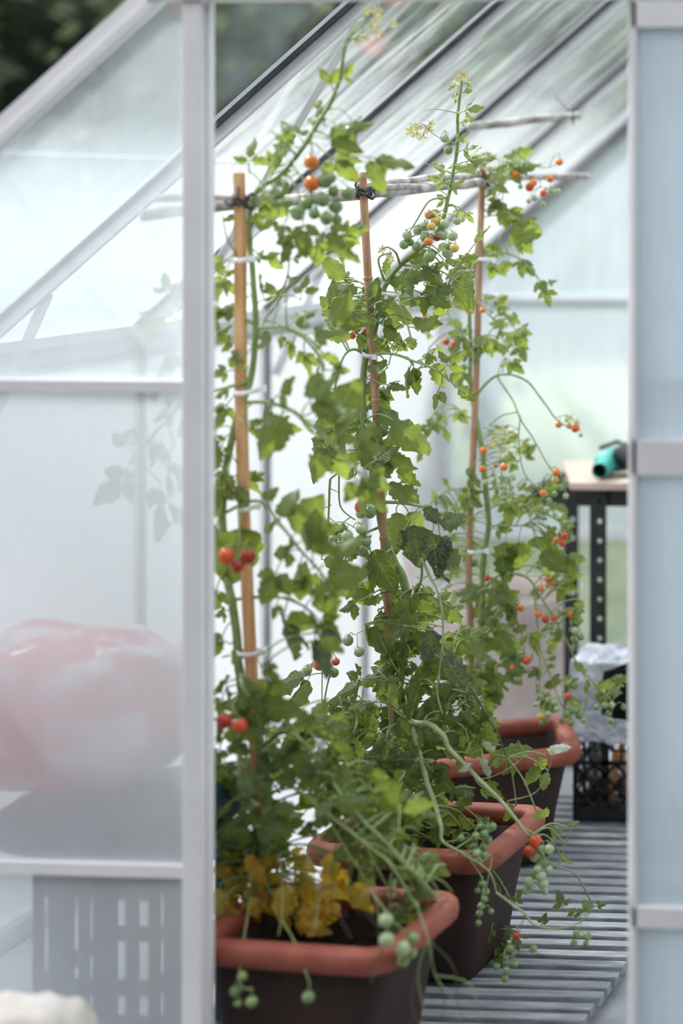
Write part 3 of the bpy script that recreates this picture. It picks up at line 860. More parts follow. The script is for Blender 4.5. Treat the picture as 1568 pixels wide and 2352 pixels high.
    def flowers(s, spots, dy=0.0):
        b = MB(); r = s.rnd
        for (x, y) in spots:
            c = W(x, y, s.Y + dy)
            q, d = nearest(s.paths, c)
            b.tube(smooth_path([q, q.lerp(c, .5) + Vector((0, 0, .01)), c], 3), 0.0008, 4, 1)
            for k in range(5):
                a = 2*PI*k/5 + r.uniform(-.3, .3); d2 = Vector((math.cos(a), r.uniform(-.6, .2), math.sin(a))).normalized()
                e = c + d2 * 0.012; sd = d2.cross(Vector((0, 1, 0.2))).normalized() * 0.003
                b.add([c, c.lerp(e, .4) + sd, e, c.lerp(e, .4) - sd], [(0, 1, 2, 3)], 0)
        b.build('flower_cluster', [M['flower'], M['petiole']], s.root, label='small pale yellow flowers')
    def finish(s, mats):
        for part, m in s.mbs.items():
            mm, lab = mats[part]
            m.build(part, [M[mm], M['petiole']], s.root, label=lab)
# ---- plant nearest the door
p1 = Plant('front tomato plant on the pine batten nearest the door, yellowing at its foot', YP[0], (610, 2030), 11)
p1.stem('main_stem', [(608, 2040), (612, 1850), (600, 1720), (560, 1600), (549, 1540), (545, 1480), (535, 1400), (520, 1310), (511, 1200), (516, 1100), (527, 1030), (550, 940), (574, 880), (585, 800), (587, 740), (578, 610, .01), (572, 510, .02), (590, 440, .02), (640, 405, .01), (682, 358), (740, 268, -.01), (776, 195, -.01), (792, 100, -.01)], 0.0088, 0.0032, main=True)
p1.stem('side_branch', [(587, 757), (648, 752, -.03), (700, 772, -.06), (732, 815, -.08), (745, 880, -.09)], 0.0036, 0.0018)
p1.stem('side_branch', [(560, 925), (620, 925, -.04), (680, 950, -.08), (740, 1000, -.11), (795, 1055, -.12), (845, 1110, -.12)], 0.0036, 0.0016)
p1.stem('side_branch', [(512, 1180), (590, 1150, -.02), (640, 1200, -.05), (690, 1262, -.06), (745, 1330, -.06), (760, 1400, -.05)], 0.0034, 0.0016)
p1.stem('side_branch', [(535, 1378), (600, 1370), (660, 1376, -.03), (712, 1405, -.05), (735, 1470, -.05)], 0.0034, 0.0016)
p1.stem('side_branch', [(552, 1545), (555, 1600, -.04), (550, 1700, -.06), (548, 1760, -.07), (555, 1810, -.07), (585, 1845, -.07), (600, 1852, -.07)], 0.0040, 0.0030, 'stem_pale', lab='paler bent stem')
p1.stem('side_branch', [(600, 1720), (650, 1680, -.03), (690, 1700, -.05), (740, 1760, -.06), (800, 1850, -.08), (880, 1930, -.10), (960, 2010, -.1), (1000, 2060, -.1)], 0.0042, 0.0020)
p1.stem('side_branch', [(606, 1790), (660, 1800, -.05), (740, 1860, -.08), (830, 1930, -.1), (900, 1990, -.12), (960, 2090, -.12)], 0.0036, 0.0018)
p1.stem('side_branch', [(575, 875), (520, 890, -.02), (470, 905, -.03), (420, 930, -.02), (370, 980, 0), (300, 1060, .02)], 0.0034, 0.0015)
p1.stem('side_branch', [(587, 745), (520, 715, 0), (470, 705, .01), (420, 705, .02), (370, 740, .02), (330, 800, .02)], 0.0032, 0.0014)
p1.stem('side_branch', [(590, 770), (610, 730, .03), (640, 690, .04), (662, 620, .05), (664, 560, .05)], 0.0026, 0.0012, 'stem_pale')
p1.stem('side_branch', [(682, 358), (645, 320, -.02), (620, 300, -.02)], 0.0022, 0.0012)
p1.stem('side_branch', [(548, 590), (520, 545, -.03), (511, 490, -.03)], 0.0024, 0.0012)
p1.stem('side_branch', [(900, 1990, -.12), (895, 2080, -.13), (880, 2170, -.2), (850, 2260, -.22)], 0.0018, 0.0010, 'twig')
p1.twigs([[(960, 2090, -.12), (985, 2160, -.16), (1000, 2240, -.16), (1050, 2310, -.16)], [(985, 2160, -.16), (960, 2230, -.16), (975, 2330, -.16)], [(1000, 2240, -.16), (1080, 2262, -.14), (1100, 2350, -.14)], [(960, 2010, -.1), (1010, 2020, -.1), (1040, 2050, -.1)], [(880, 1930, -.1), (930, 1900, -.1), (960, 1905, -.1)]], 0.0013)
for a in [ # leaves seen through the hazy pane
 (385, 690, 378, 640), (375, 700, 335, 755), (345, 770, 312, 830), (350, 790, 300, 800), (400, 790, 385, 860), (410, 720, 430, 660), (420, 930, 360, 950), (360, 985, 345, 1050), (310, 1045, 270, 1000), (330, 1060, 235, 1135), (300, 1060, 285, 1110), (400, 1020, 380, 1110), (430, 1060, 400, 1110), (420, 1110, 340, 1200), (440, 960, 400, 985), (370, 1110, 345, 1150), (430, 840, 410, 900), (440, 770, 420, 810), (350, 1000, 300, 990), (430, 1150, 390, 1190),
 # left of the batten
 (530, 600, 488, 592), (520, 610, 492, 672), (525, 660, 503, 610), (518, 628, 516, 668), (500, 680, 490, 730), (500, 720, 535, 705), (560, 690, 500, 715), (500, 790, 490, 740), (560, 790, 505, 775), (570, 810, 525, 835), (540, 850, 494, 857), (545, 880, 500, 905), (540, 905, 495, 965), (500, 980, 490, 1030), (520, 1000, 495, 1060), (550, 960, 590, 1000), (590, 975, 660, 985),
 (530, 1060, 500, 1120), (540, 1055, 575, 1125), (525, 1080, 545, 1165), (505, 1090, 495, 1160), (560, 1100, 600, 1085), (505, 1180, 492, 1240), (520, 1200, 500, 1260), (505, 1330, 492, 1390), (530, 1400, 498, 1410), (520, 1440, 494, 1500), (510, 1510, 560, 1500), (530, 1480, 497, 1460), (540, 1560, 495, 1580), (520, 1580, 498, 1640), (530, 1610, 560, 1660), (510, 1700, 495, 1750), (520, 1720, 545, 1690),
 # right of the batten, upper
 (575, 590, 612, 588), (590, 580, 640, 605), (560, 480, 525, 500), (572, 395, 572, 335), (600, 425, 610, 462), (625, 400, 660, 385), (650, 380, 600, 370), (660, 350, 618, 362), (690, 340, 640, 330), (700, 330, 660, 285), (720, 310, 790, 330), (735, 340, 800, 395), (760, 250, 720, 235), (780, 300, 830, 285), (800, 360, 912, 366), (750, 290, 715, 270), (775, 215, 740, 170), (780, 190, 800, 160), (680, 400, 620, 430), (600, 470, 640, 460), (560, 475, 620, 490),
 (700, 490, 690, 560), (735, 500, 770, 560), (690, 520, 650, 580), (725, 520, 725, 600), (760, 545, 822, 530), (770, 560, 800, 590), (640, 490, 610, 520), (660, 500, 640, 540),
 (665, 590, 655, 560), (660, 600, 690, 585), (655, 650, 680, 640), (610, 690, 590, 650), (690, 690, 700, 640), (640, 700, 620, 660),
 (640, 752, 600, 790), (655, 755, 705, 715), (690, 770, 760, 760), (700, 775, 700, 850), (720, 790, 765, 830), (740, 830, 720, 880), (745, 850, 790, 850), (735, 800, 780, 700), (680, 765, 665, 810), (650, 755, 640, 790)]:
    p1.leaf(*a, pairs=1)
for a in [(625, 925, 655, 885), (640, 930, 600, 945), (650, 940, 640, 1010), (655, 945, 596, 1022), (690, 955, 700, 1010), (690, 955, 740, 880), (700, 955, 770, 930), (740, 1000, 795, 950), (735, 1000, 710, 1085), (750, 1010, 780, 1090), (790, 1050, 835, 995), (800, 1060, 845, 1160), (820, 1080, 880, 1110), (840, 1110, 800, 1160), (740, 985, 800, 900), (770, 1030, 850, 1030),
 (600, 1150, 630, 1125), (640, 1195, 665, 1140), (645, 1205, 610, 1210), (670, 1235, 720, 1170), (680, 1250, 740, 1220), (690, 1262, 640, 1270), (720, 1300, 720, 1210), (730, 1310, 800, 1250), (735, 1320, 770, 1400), (720, 1305, 660, 1340), (650, 1280, 615, 1360), (690, 1290, 690, 1370), (745, 1330, 800, 1310), (760, 1390, 800, 1350),
 (640, 1375, 625, 1410), (700, 1395, 735, 1350), (700, 1400, 680, 1460), (715, 1405, 760, 1450), (735, 1470, 705, 1520), (735, 1460, 765, 1500),
 (600, 1530, 640, 1590), (590, 1510, 620, 1560), (600, 1560, 575, 1600), (550, 1200, 545, 1320)]:
    p1.leaf(*a, pairs=p1.rnd.choice((0, 1, 1)), dy=-0.07 + p1.rnd.uniform(-.03, .03), wf=0.5)
for a in [(660, 1380, 652, 1490), (715, 1410, 735, 1520)]:
    p1.leaf(*a, pairs=1, part='blighted_foliage', dy=-0.05, wf=0.46)
p1.fill([(500, 1620), (640, 1580), (760, 1620), (790, 1720), (800, 1860), (700, 1930), (560, 1960), (492, 1900)], 80, 38, 78, dyr=0.12)
p1.fill([(640, 1700), (820, 1740), (900, 1880), (860, 1960), (740, 1930)], 24, 50, 90, dyr=0.1)
p1.fill([(496, 1860), (640, 1900), (660, 2000), (500, 1990)], 26, 40, 75, dyr=0.08)
p1.fill([(820, 1800), (960, 1860), (1010, 2000), (900, 2030)], 10, 45, 80, dyr=0.06)
p1.fill([(880, 2040), (1000, 2030), (1000, 2120), (920, 2150), (800, 2120)], 9, 40, 70, dyr=0.06)
for a in [(770, 1960, 840, 1950), (745, 1955, 770, 2010), (775, 1990, 790, 2040), (730, 2000, 780, 2060), (700, 1990, 680, 2080), (660, 2020, 640, 2100), (690, 2030, 690, 2130), (620, 2000, 640, 2060), (590, 2030, 570, 2110), (560, 1990, 520, 2050), (505, 2030, 495, 2100), (515, 2060, 512, 2130), (500, 1990, 520, 2030), (750, 2060, 750, 2130), (650, 2080, 715, 2140), (800, 2040, 835, 2090), (560, 1960, 600, 2010), (620, 1980, 600, 2030), (680, 1970, 720, 1990), (530, 1975, 545, 2000), (600, 2050, 620, 2110)]:
    p1.leaf(*a, pairs=p1.rnd.choice((0, 0, 1)), part='withered_foliage', wf=0.42, dy=p1.rnd.uniform(-.08, .04))
p1.fill([(520, 1960), (720, 1950), (830, 1980), (840, 2060), (640, 2090), (520, 2070)], 26, 30, 58, 'withered_foliage', 0.07, (0, 1, 1), 0.9)
p1.fill([(495, 1990), (620, 1990), (760, 2020), (740, 2110), (640, 2130), (500, 2090)], 12, 34, 60, 'withered_foliage', 0.06, (0, 0, 1), 1.6)
p1.fill([(800, 1880), (960, 1900), (1010, 1990), (960, 2060), (820, 2000)], 22, 30, 58, dyr=0.06, pairs=(0, 1, 1))
p1.twigs([[(830, 1930, -.1), (900, 1960, -.11), (980, 2040, -.11)], [(800, 1850, -.08), (850, 1960, -.1), (900, 2060, -.12)], [(740, 1860, -.08), (800, 1960, -.1), (860, 2060, -.12), (870, 2130, -.15)], [(900, 1990, -.12), (980, 2010, -.12), (1030, 2100, -.12)], [(640, 1960, -.08), (650, 2060, -.1), (640, 2150, -.16)], [(700, 1950, -.08), (730, 2060, -.1), (720, 2140, -.14)], [(570, 1960, -.06), (575, 2060, -.08)]], 0.0013)
p1.twigs([[(1000, 2240, -.16), (1020, 2300, -.16), (1010, 2352, -.16)], [(960, 2230, -.16), (945, 2300, -.16), (965, 2360, -.16)], [(985, 2160, -.16), (1040, 2220, -.15), (1050, 2300, -.15), (1070, 2350, -.15)]], 0.0011, 'twig')
p1.truss((715, 330), [(711, 374, 17, 'o'), (711, 424, 18, 'o'), (742, 418, 17, 'g'), (735, 460, 16, 'g'), (700, 470, 16, 'g'), (680, 490, 17, 'p'), (770, 442, 13, 'g'), (748, 502, 15, 'g'), (775, 478, 16, 'g'), (797, 445, 16, 'g'), (640, 450, 13, 'g'), (763, 410, 12, 'g'), (722, 492, 13, 'g'), (772, 505, 12, 'g')], -0.03, 0.0018)
p1.truss((775, 280), [(805, 304, 14, 'g')], -0.02, 0.0013)
p1.truss((545, 1215), [(516, 1277, 17, 'r'), (550, 1302, 16, 'd'), (574, 1279, 18, 'd')], -0.11)
p1.truss((552, 1600), [(514, 1657, 18, 'd'), (546, 1670, 17, 'r')], -0.15)
p1.truss((895, 2040), [(890, 2115, 16, 'p'), (889, 2159, 17, 'p'), (922, 2178, 17, 'p'), (951, 2156, 13, 'g'), (928, 2210, 14, 'g'), (944, 2190, 11, 'g')], -0.2)
p1.truss((600, 2160), [(553, 2245, 11, 'g'), (541, 2280, 13, 'g'), (546, 2306, 10, 'g'), (577, 2303, 13, 'g')], -0.22)
p1.truss((700, 2180), [(709, 2293, 14, 'g')], -0.22)
p1.flowers([(840, 25), (866, 40), (855, 60), (870, 75), (822, 92), (842, 90), (905, 55), (868, 22)], 0)
p1.stem('side_branch', [(792, 100), (820, 60), (850, 30), (880, 20)], 0.0016, 0.0010)
p1.finish({'foliage': ('leaf1', None), 'withered_foliage': ('leafyellow', 'yellow withered leaves hanging into the planter'), 'blighted_foliage': ('leafspot', 'dark spotted leaves')})

# ---- middle plant
p2 = Plant('middle tomato plant in sharp focus, tied to the bamboo cane behind the front plant', YP[1], (890, 1940), 23)
p2.stem('main_stem', [(890, 1945), (900, 1800), (908, 1640), (925, 1500), (935, 1390), (926, 1330), (905, 1290), (882, 1230), (868, 1160), (856, 1080), (838, 980), (831, 900), (840, 820), (860, 760), (872, 690), (893, 640), (930, 598), (962, 572), (1008, 525), (1030, 450), (1040, 400), (1050, 330), (1052, 250), (1060, 182)], 0.0098, 0.0026, main=True)
p2.stem('side_branch', [(905, 1620), (945, 1657, -.05), (985, 1664, -.07), (1018, 1690, -.09), (1036, 1725, -.1), (1100, 1790, -.12), (1150, 1840, -.15), (1216, 1922, -.17)], 0.0072, 0.0030, 'stem_pale', lab='pale trailing stem')
p2.stem('side_branch', [(943, 1655, -.05), (955, 1700, -.07), (966, 1742, -.08), (982, 1800, -.1), (1000, 1850, -.12), (1013, 1900, -.16), (1018, 1935, -.17), (1070, 1962, -.18)], 0.0066, 0.0028, 'stem_pale', lab='pale hanging stem')
p2.stem('side_branch', [(966, 1742, -.08), (940, 1762, -.1), (905, 1812, -.12), (872, 1850, -.12)], 0.0030, 0.0018, 'stem_pale')
p2.stem('side_branch', [(903, 1622), (830, 1632, -.02), (752, 1648, -.03)], 0.0036, 0.0022)
p2.stem('side_branch', [(868, 1153), (920, 1155, -.03), (985, 1166, -.06), (1000, 1172, -.06)], 0.0040, 0.0024)
p2.stem('side_branch', [(1035, 1530), (1078, 1575, -.05), (1115, 1640, -.06), (1140, 1680, -.06), (1165, 1740, -.06)], 0.0026, 0.0014, 'twig')
p2.stem('side_branch', [(935, 1392), (965, 1340, -.05), (968, 1285, -.06)], 0.0030, 0.0022)
p2.stem('side_branch', [(965, 1278, -.06), (985, 1320, -.07), (1008, 1370, -.08), (1017, 1430, -.08), (1014, 1500, -.08), (1004, 1580, -.08), (1015, 1640, -.08)], 0.0028, 0.0018, 'stem_pale')
p2.stem('side_branch', [(842, 815), (900, 812, -.03), (945, 828, -.04), (1000, 850, -.05), (1040, 880, -.05), (1068, 905, -.05)], 0.0030, 0.0014)
p2.stem('side_branch', [(838, 815), (815, 802, -.03), (792, 815, -.04), (778, 855, -.05), (760, 930, -.05)], 0.0030, 0.0016)
p2.stem('side_branch', [(905, 655), (920, 700, -.04), (940, 760, -.06), (945, 800, -.07)], 0.0024, 0.0014)
p2.stem('side_branch', [(930, 610), (985, 615, -.04), (1030, 632, -.05), (1070, 660, -.05)], 0.0028, 0.0014)
p2.stem('side_branch', [(885, 650), (868, 600, -.03), (880, 585, -.03), (900, 582, -.03)], 0.0024, 0.0014)
p2.stem('side_branch', [(918, 610), (908, 580, -.03), (890, 568, -.03), (878, 572, -.03)], 0.0026, 0.0014)
p2.stem('side_branch', [(1030, 450), (1015, 455, -.03), (985, 462, -.05), (960, 500, -.06), (935, 540, -.06)], 0.0026, 0.0013)
p2.stem('side_branch', [(860, 1215), (830, 1228, -.05), (800, 1250, -.07)], 0.0032, 0.0020)
p2.stem('side_branch', [(758, 1100, -.03), (755, 1160, -.03), (752, 1240, -.03)], 0.0026, 0.0018)
p2.stem('side_branch', [(778, 1085, -.02), (781, 1160, -.02), (815, 1195, -.02)], 0.0020, 0.0013)
p2.stem('side_branch', [(1140, 2050, -.25), (1180, 2080, -.27), (1205, 2098, -.27), (1230, 2126, -.27), (1290, 2132, -.25), (1335, 2115, -.24), (1368, 2075, -.24)], 0.0026, 0.0012, 'stem_pale', lab='shoot lying over the duckboard')
p2.stem('side_branch', [(1230, 1940, -.18), (1275, 1990, -.19), (1300, 1930, -.18), (1320, 1890, -.17)], 0.0016, 0.0010)
p2.stem('side_branch', [(1060, 1962, -.2), (1120, 2000, -.24), (1140, 2050, -.25)], 0.0022, 0.0016)
p2.twigs([[(1115, 1640, -.06), (1130, 1632, -.07), (1145, 1628, -.07)], [(1078, 1575, -.05), (1068, 1600, -.06), (1080, 1640, -.06)], [(1000, 1330, -.07), (1030, 1322, -.08), (998, 1318, -.07)], [(970, 1330, -.07), (955, 1325, -.07)], [(1008, 1370, -.08), (1040, 1362, -.08)], [(1100, 1790, -.12), (1140, 1780, -.12), (1200, 1740, -.12), (1190, 1700, -.12)], [(1165, 1840, -.15), (1230, 1820, -.14), (1258, 1770, -.14), (1268, 1730, -.14)], [(1036, 1725, -.1), (1080, 1730, -.1), (1105, 1720, -.1)], [(1080, 1730, -.1), (1070, 1680, -.1), (1050, 1660, -.1)], [(1205, 2098, -.27), (1190, 2150, -.27), (1170, 2220, -.27)], [(1130, 1960, -.2), (1118, 2030, -.24), (1105, 2090, -.25)], [(760, 1160, -.03), (735, 1172, -.03)], [(755, 1120, -.03), (775, 1130, -.03)], [(757, 1190, -.03), (775, 1205, -.03)], [(740, 1640, -.03), (748, 1700, -.03), (775, 1740, -.03)], [(810, 1640, -.02), (815, 1700, -.02), (812, 1760, -.02)], [(1052, 260), (1000, 250), (975, 255)], [(1050, 330), (1010, 318), (985, 300)], [(1040, 400), (1000, 385), (975, 375)], [(1040, 400), (1090, 380), (1140, 355)], [(1030, 450), (990, 425), (960, 420)], [(1060, 600), (1090, 560), (1125, 520)]], 0.0012)
L2 = [(797, 647, 750, 607), (781, 711, 758, 662), (772, 727, 744, 693), (822, 681, 788, 648), (845, 690, 803, 700), (800, 740, 768, 735), (848, 690, 862, 650), (883, 632, 881, 606), (885, 652, 950, 627), (945, 664, 1012, 693), (1026, 664, 1010, 720), (994, 628, 953, 637), (934, 602, 978, 582), (1040, 612, 1080, 592), (1046, 632, 1072, 688), (850, 727, 909, 769), (866, 697, 932, 712), (940, 735, 992, 740), (815, 765, 869, 798), (862, 745, 830, 725),
 (893, 838, 845, 835), (890, 845, 840, 886), (946, 838, 915, 890), (950, 838, 945, 885), (978, 842, 944, 853), (1000, 800, 982, 832), (992, 830, 1022, 876), (1010, 855, 1050, 815), (1015, 880, 994, 924), (1050, 885, 1082, 912), (1030, 875, 1055, 860), (872, 882, 914, 888), (872, 780, 890, 802), (895, 788, 914, 803), (910, 783, 930, 800), (943, 772, 945, 802), (960, 760, 990, 735),
 (870, 932, 906, 965), (895, 960, 957, 1022), (878, 1010, 872, 975), (888, 1030, 931, 1062), (857, 1036, 889, 1047), (842, 1040, 802, 1048), (812, 992, 765, 1006), (912, 1070, 935, 1110), (920, 1110, 951, 1152), (885, 1108, 924, 1135), (900, 1060, 888, 1085), (850, 965, 855, 1010), (830, 1060, 800, 1090), (790, 1020, 770, 1060), (760, 990, 715, 1010), (745, 1020, 705, 1080),
 (910, 1166, 912, 1248), (935, 1170, 960, 1240), (850, 1262, 882, 1322), (845, 1258, 894, 1330), (850, 1312, 884, 1344), (810, 1352, 838, 1385), (815, 1330, 800, 1360), (930, 1362, 903, 1376), (950, 1382, 916, 1396), (957, 1400, 928, 1455), (985, 1378, 975, 1432), (960, 1350, 1000, 1380), (842, 1432, 828, 1472), (845, 1435, 868, 1474), (868, 1400, 882, 1452), (880, 1370, 850, 1385), (900, 1465, 872, 1515), (945, 1525, 873, 1567), (930, 1470, 966, 1500), (940, 1490, 900, 1520), (965, 1560, 928, 1608), (960, 1590, 975, 1540), (1020, 1423, 1056, 1428), (1046, 1455, 1076, 1463), (1033, 1393, 1056, 1420), (860, 1420, 890, 1410), (900, 1440, 895, 1400),
 (760, 1545, 645, 1562), (835, 1572, 755, 1598), (850, 1560, 800, 1555), (800, 1600, 815, 1640), (780, 1600, 760, 1650), (870, 1600, 840, 1640), (825, 1690, 800, 1758), (768, 1705, 792, 1742), (930, 1732, 856, 1768), (870, 1690, 875, 1750), (1090, 1810, 1038, 1850), (1015, 1812, 1068, 1815), (1110, 1660, 1120, 1722), (995, 1898, 1000, 1937), (1010, 1880, 1050, 1895), (1090, 1790, 1130, 1830), (1120, 1760, 1160, 1730), (1150, 1730, 1190, 1720), (1190, 1750, 1160, 1770), (1240, 1755, 1215, 1795), (1258, 1770, 1248, 1800), (1250, 1735, 1235, 1770), (1185, 1850, 1150, 1870), (1230, 1860, 1250, 1890), (1300, 1900, 1320, 1885), (1290, 1930, 1270, 1905), (1285, 1960, 1298, 1985), (1090, 1700, 1070, 1660), (1060, 1690, 1020, 1700),
 (1362, 2083, 1384, 2076), (1352, 2095, 1345, 2068), (1335, 2112, 1330, 2090), (1298, 2095, 1283, 2060), (1302, 2105, 1315, 2092), (1240, 2130, 1250, 2105), (1180, 2080, 1190, 2055), (1150, 2050, 1130, 2030), (985, 1905, 1010, 1870), (1090, 1905, 1060, 1890)]
for a in L2:
    p2.leaf(*a, pairs=p2.rnd.choice((0, 0, 1)), wf=0.44, dy=p2.rnd.uniform(-.05, .03))
for a in [(950, 1195, 956, 1285), (995, 1215, 993, 1300), (975, 1160, 992, 1195), (1005, 1205, 1038, 1195), (1010, 1230, 1036, 1260), (930, 1215, 915, 1250), (1000, 1250, 1030, 1310), (1000, 1300, 1012, 1340), (995, 1440, 980, 1505), (1020, 1500, 1040, 1560)]:
    p2.leaf(*a, pairs=0, part='blighted_foliage', wf=0.5, dy=-0.08)
for a in [(1255, 1722, 1295, 1714), (1108, 1735, 1107, 1778), (1085, 1755, 1060, 1765), (1110, 1700, 1120, 1735)]:
    p2.leaf(*a, pairs=0, part='dried_foliage', wf=0.4, dy=-0.12)
p2.fill([(870, 1380), (1010, 1340), (1060, 1440), (1060, 1600), (1000, 1680), (860, 1600)], 50, 40, 75, dyr=0.09, pairs=(0, 1, 1))
p2.fill([(800, 1600), (960, 1620), (1000, 1760), (1000, 1900), (840, 1900), (790, 1760)], 75, 40, 85, dyr=0.10, pairs=(0, 1, 1, 2))
p2.fill([(1000, 1560), (1090, 1560), (1120, 1700), (1060, 1760), (1000, 1700)], 24, 35, 65, dyr=0.07)
p2.fill([(760, 900), (870, 880), (900, 1060), (860, 1140), (760, 1090), (720, 990)], 24, 45, 80, dyr=0.08)
p2.fill([(740, 1230), (860, 1240), (890, 1360), (830, 1420), (760, 1330)], 16, 35, 65, dyr=0.06)
p2.fill([(780, 640), (880, 640), (900, 780), (800, 790), (750, 730)], 20, 28, 52, dyr=0.06, down=0.0)
p2.fill([(860, 660), (1080, 600), (1070, 690), (960, 720)], 14, 26, 50, dyr=0.05, down=0.1)
p2.fill([(850, 1880), (1130, 1880), (1140, 1990), (1000, 1960), (880, 1980)], 20, 28, 48, dyr=0.05)
p2.fill([(1100, 2010), (1150, 2010), (1200, 2150), (1180, 2240), (1120, 2180)], 14, 25, 40, dyr=0.03)
for a in [(1055, 200, 1030, 178), (1058, 195, 1090, 180), (1060, 185, 1062, 160), (1056, 215, 1085, 205), (1054, 230, 1030, 215), (1052, 260, 1110, 240), (1050, 285, 1090, 268), (1045, 330, 1075, 300), (1040, 400, 985, 370), (1038, 405, 1000, 430), (1034, 425, 975, 405), (1030, 440, 1060, 410), (1045, 380, 1135, 352), (1052, 350, 1095, 330), (1040, 470, 1068, 505), (1060, 480, 1090, 515), (1030, 470, 1000, 440), (1125, 520, 1082, 560), (1020, 480, 985, 500)]:
    p2.leaf(*a, pairs=1, wf=0.34, dy=p2.rnd.uniform(-.03, .03), part='young_foliage')
p2.fill([(960, 570), (1060, 560), (1080, 640), (960, 640)], 12, 30, 50, 'young_foliage', 0.05, (0, 1), 0.1)
p2.truss((962, 500), [(985, 495, 11, 'o'), (991, 521, 10, 'y'), (998, 510, 12, 'y'), (975, 520, 11, 'p'), (958, 530, 11, 'p'), (931, 541, 11, 'p'), (931, 563, 11, 'g'), (942, 558, 9, 'g'), (972, 546, 11, 'g'), (985, 556, 10, 'o'), (1001, 546, 9, 'd'), (1015, 542, 13, 'p'), (1036, 543, 12, 'p'), (1050, 508, 10, 'p'), (1045, 571, 11, 'y'), (1030, 582, 13, 'p'), (957, 567, 10, 'g'), (1018, 515, 11, 'p'), (985, 590, 13, 'g'), (1030, 566, 10, 'g')], -0.05, 0.0014)
p2.truss((1010, 318), [(1022, 320, 10, 'p'), (1031, 345, 10, 'g')], 0, 0.0010)
p2.truss((855, 1120), [(828, 1165, 13, 'r'), (831, 1181, 12, 'p'), (848, 1178, 14, 'g')], -0.03, 0.0012)
p2.truss((805, 1190), [(765, 1221, 12, 'g'), (787, 1216, 11, 'g'), (796, 1232, 13, 'p'), (805, 1246, 12, 'p'), (827, 1216, 13, 'p'), (815, 1262, 11, 'g'), (836, 1266, 12, 'p'), (822, 1250, 10, 'g'), (842, 1245, 10, 'g'), (765, 1240, 10, 'g')], -0.05, 0.0013)
p2.truss((750, 1470), [(733, 1527, 14, 'r'), (706, 1541, 12, 'p'), (745, 1538, 11, 'p'), (766, 1546, 11, 'g'), (772, 1521, 9, 'r')], -0.04, 0.0012)
p2.truss((812, 1420), [(800, 1472, 12, 'p'), (821, 1499, 12, 'p')], -0.03, 0.0011)
p2.truss((1216, 1922), [(1228, 1933, 14, 'r'), (1215, 1956, 14, 'd'), (1240, 1953, 11, 'p'), (1263, 1951, 11, 'p'), (1227, 1971, 12, 'p'), (1250, 1981, 10, 'p'), (1258, 1998, 9, 'p'), (1246, 2013, 12, 'p'), (1232, 1998, 9, 'p'), (1243, 2032, 12, 'p'), (1214, 2024, 10, 'p'), (1223, 2037, 9, 'p'), (1211, 2044, 10, 'p'), (1253, 2048, 8, 'p'), (1226, 2012, 9, 'g')], -0.18, 0.0016)
p2.truss((1070, 1962), [(1125, 1905, 9, 'g'), (1110, 1915, 9, 'g'), (1090, 1921, 9, 'g'), (1122, 1931, 10, 'g'), (1110, 1946, 9, 'g'), (1095, 1960, 10, 'p'), (1116, 1966, 10, 'g'), (1103, 1977, 11, 'p'), (1058, 1925, 8, 'g'), (1131, 1899, 8, 'g'), (1085, 1945, 8, 'g'), (1100, 1898, 7, 'g')], -0.2, 0.0014)
p2.truss((1118, 2010), [(1108, 2031, 8, 'g'), (1115, 2051, 9, 'g'), (1096, 2047, 7, 'g'), (1105, 2081, 8, 'g'), (1100, 2101, 8, 'g'), (1125, 2095, 7, 'g'), (1112, 2066, 7, 'g'), (1098, 2120, 7, 'g')], -0.23, 0.0012)
p2.truss((880, 1900), [(820, 1921, 12, 'g'), (808, 1938, 10, 'p'), (870, 1925, 12, 'g'), (848, 1982, 14, 'p'), (905, 1935, 10, 'g'), (835, 1955, 11, 'g'), (893, 1952, 9, 'g'), (860, 1945, 9, 'p')], -0.2, 0.0013)
p2.truss((1335, 2118), [(1325, 2145, 9, 'g'), (1318, 2168, 8, 'g'), (1352, 2152, 8, 'g'), (1345, 2168, 7, 'g')], -0.245, 0.0010)
p2.truss((1190, 2130), [(1225, 2182, 9, 'g'), (1185, 2150, 9, 'd'), (1165, 2230, 8, 'g'), (1180, 2216, 8, 'g'), (1158, 2250, 8, 'g'), (1140, 2222, 8, 'g'), (1168, 2180, 9, 'g')], -0.27, 0.0012)
p2.truss((850, 740), [(822, 754, 11, 'y'), (841, 763, 9, 'o'), (808, 772, 8, 'o')], 0.03, 0.0010)
p2.flowers([(940, 302), (955, 310), (962, 295), (985, 300), (990, 285), (948, 290), (970, 315)], 0)
p2.flowers([(1050, 185), (1068, 178), (1060, 170)], 0)
p2.flowers([(877, 575)], -.03)
p2.flowers([(898, 598), (895, 590)], -.03)
p2.finish({'foliage': ('leaf1', None), 'young_foliage': ('leaf3', 'fresh yellow-green leaves at the top'), 'blighted_foliage': ('leafspot', 'dark purple-spotted leaves'), 'dried_foliage': ('leafpale', 'pale dried leaves')})

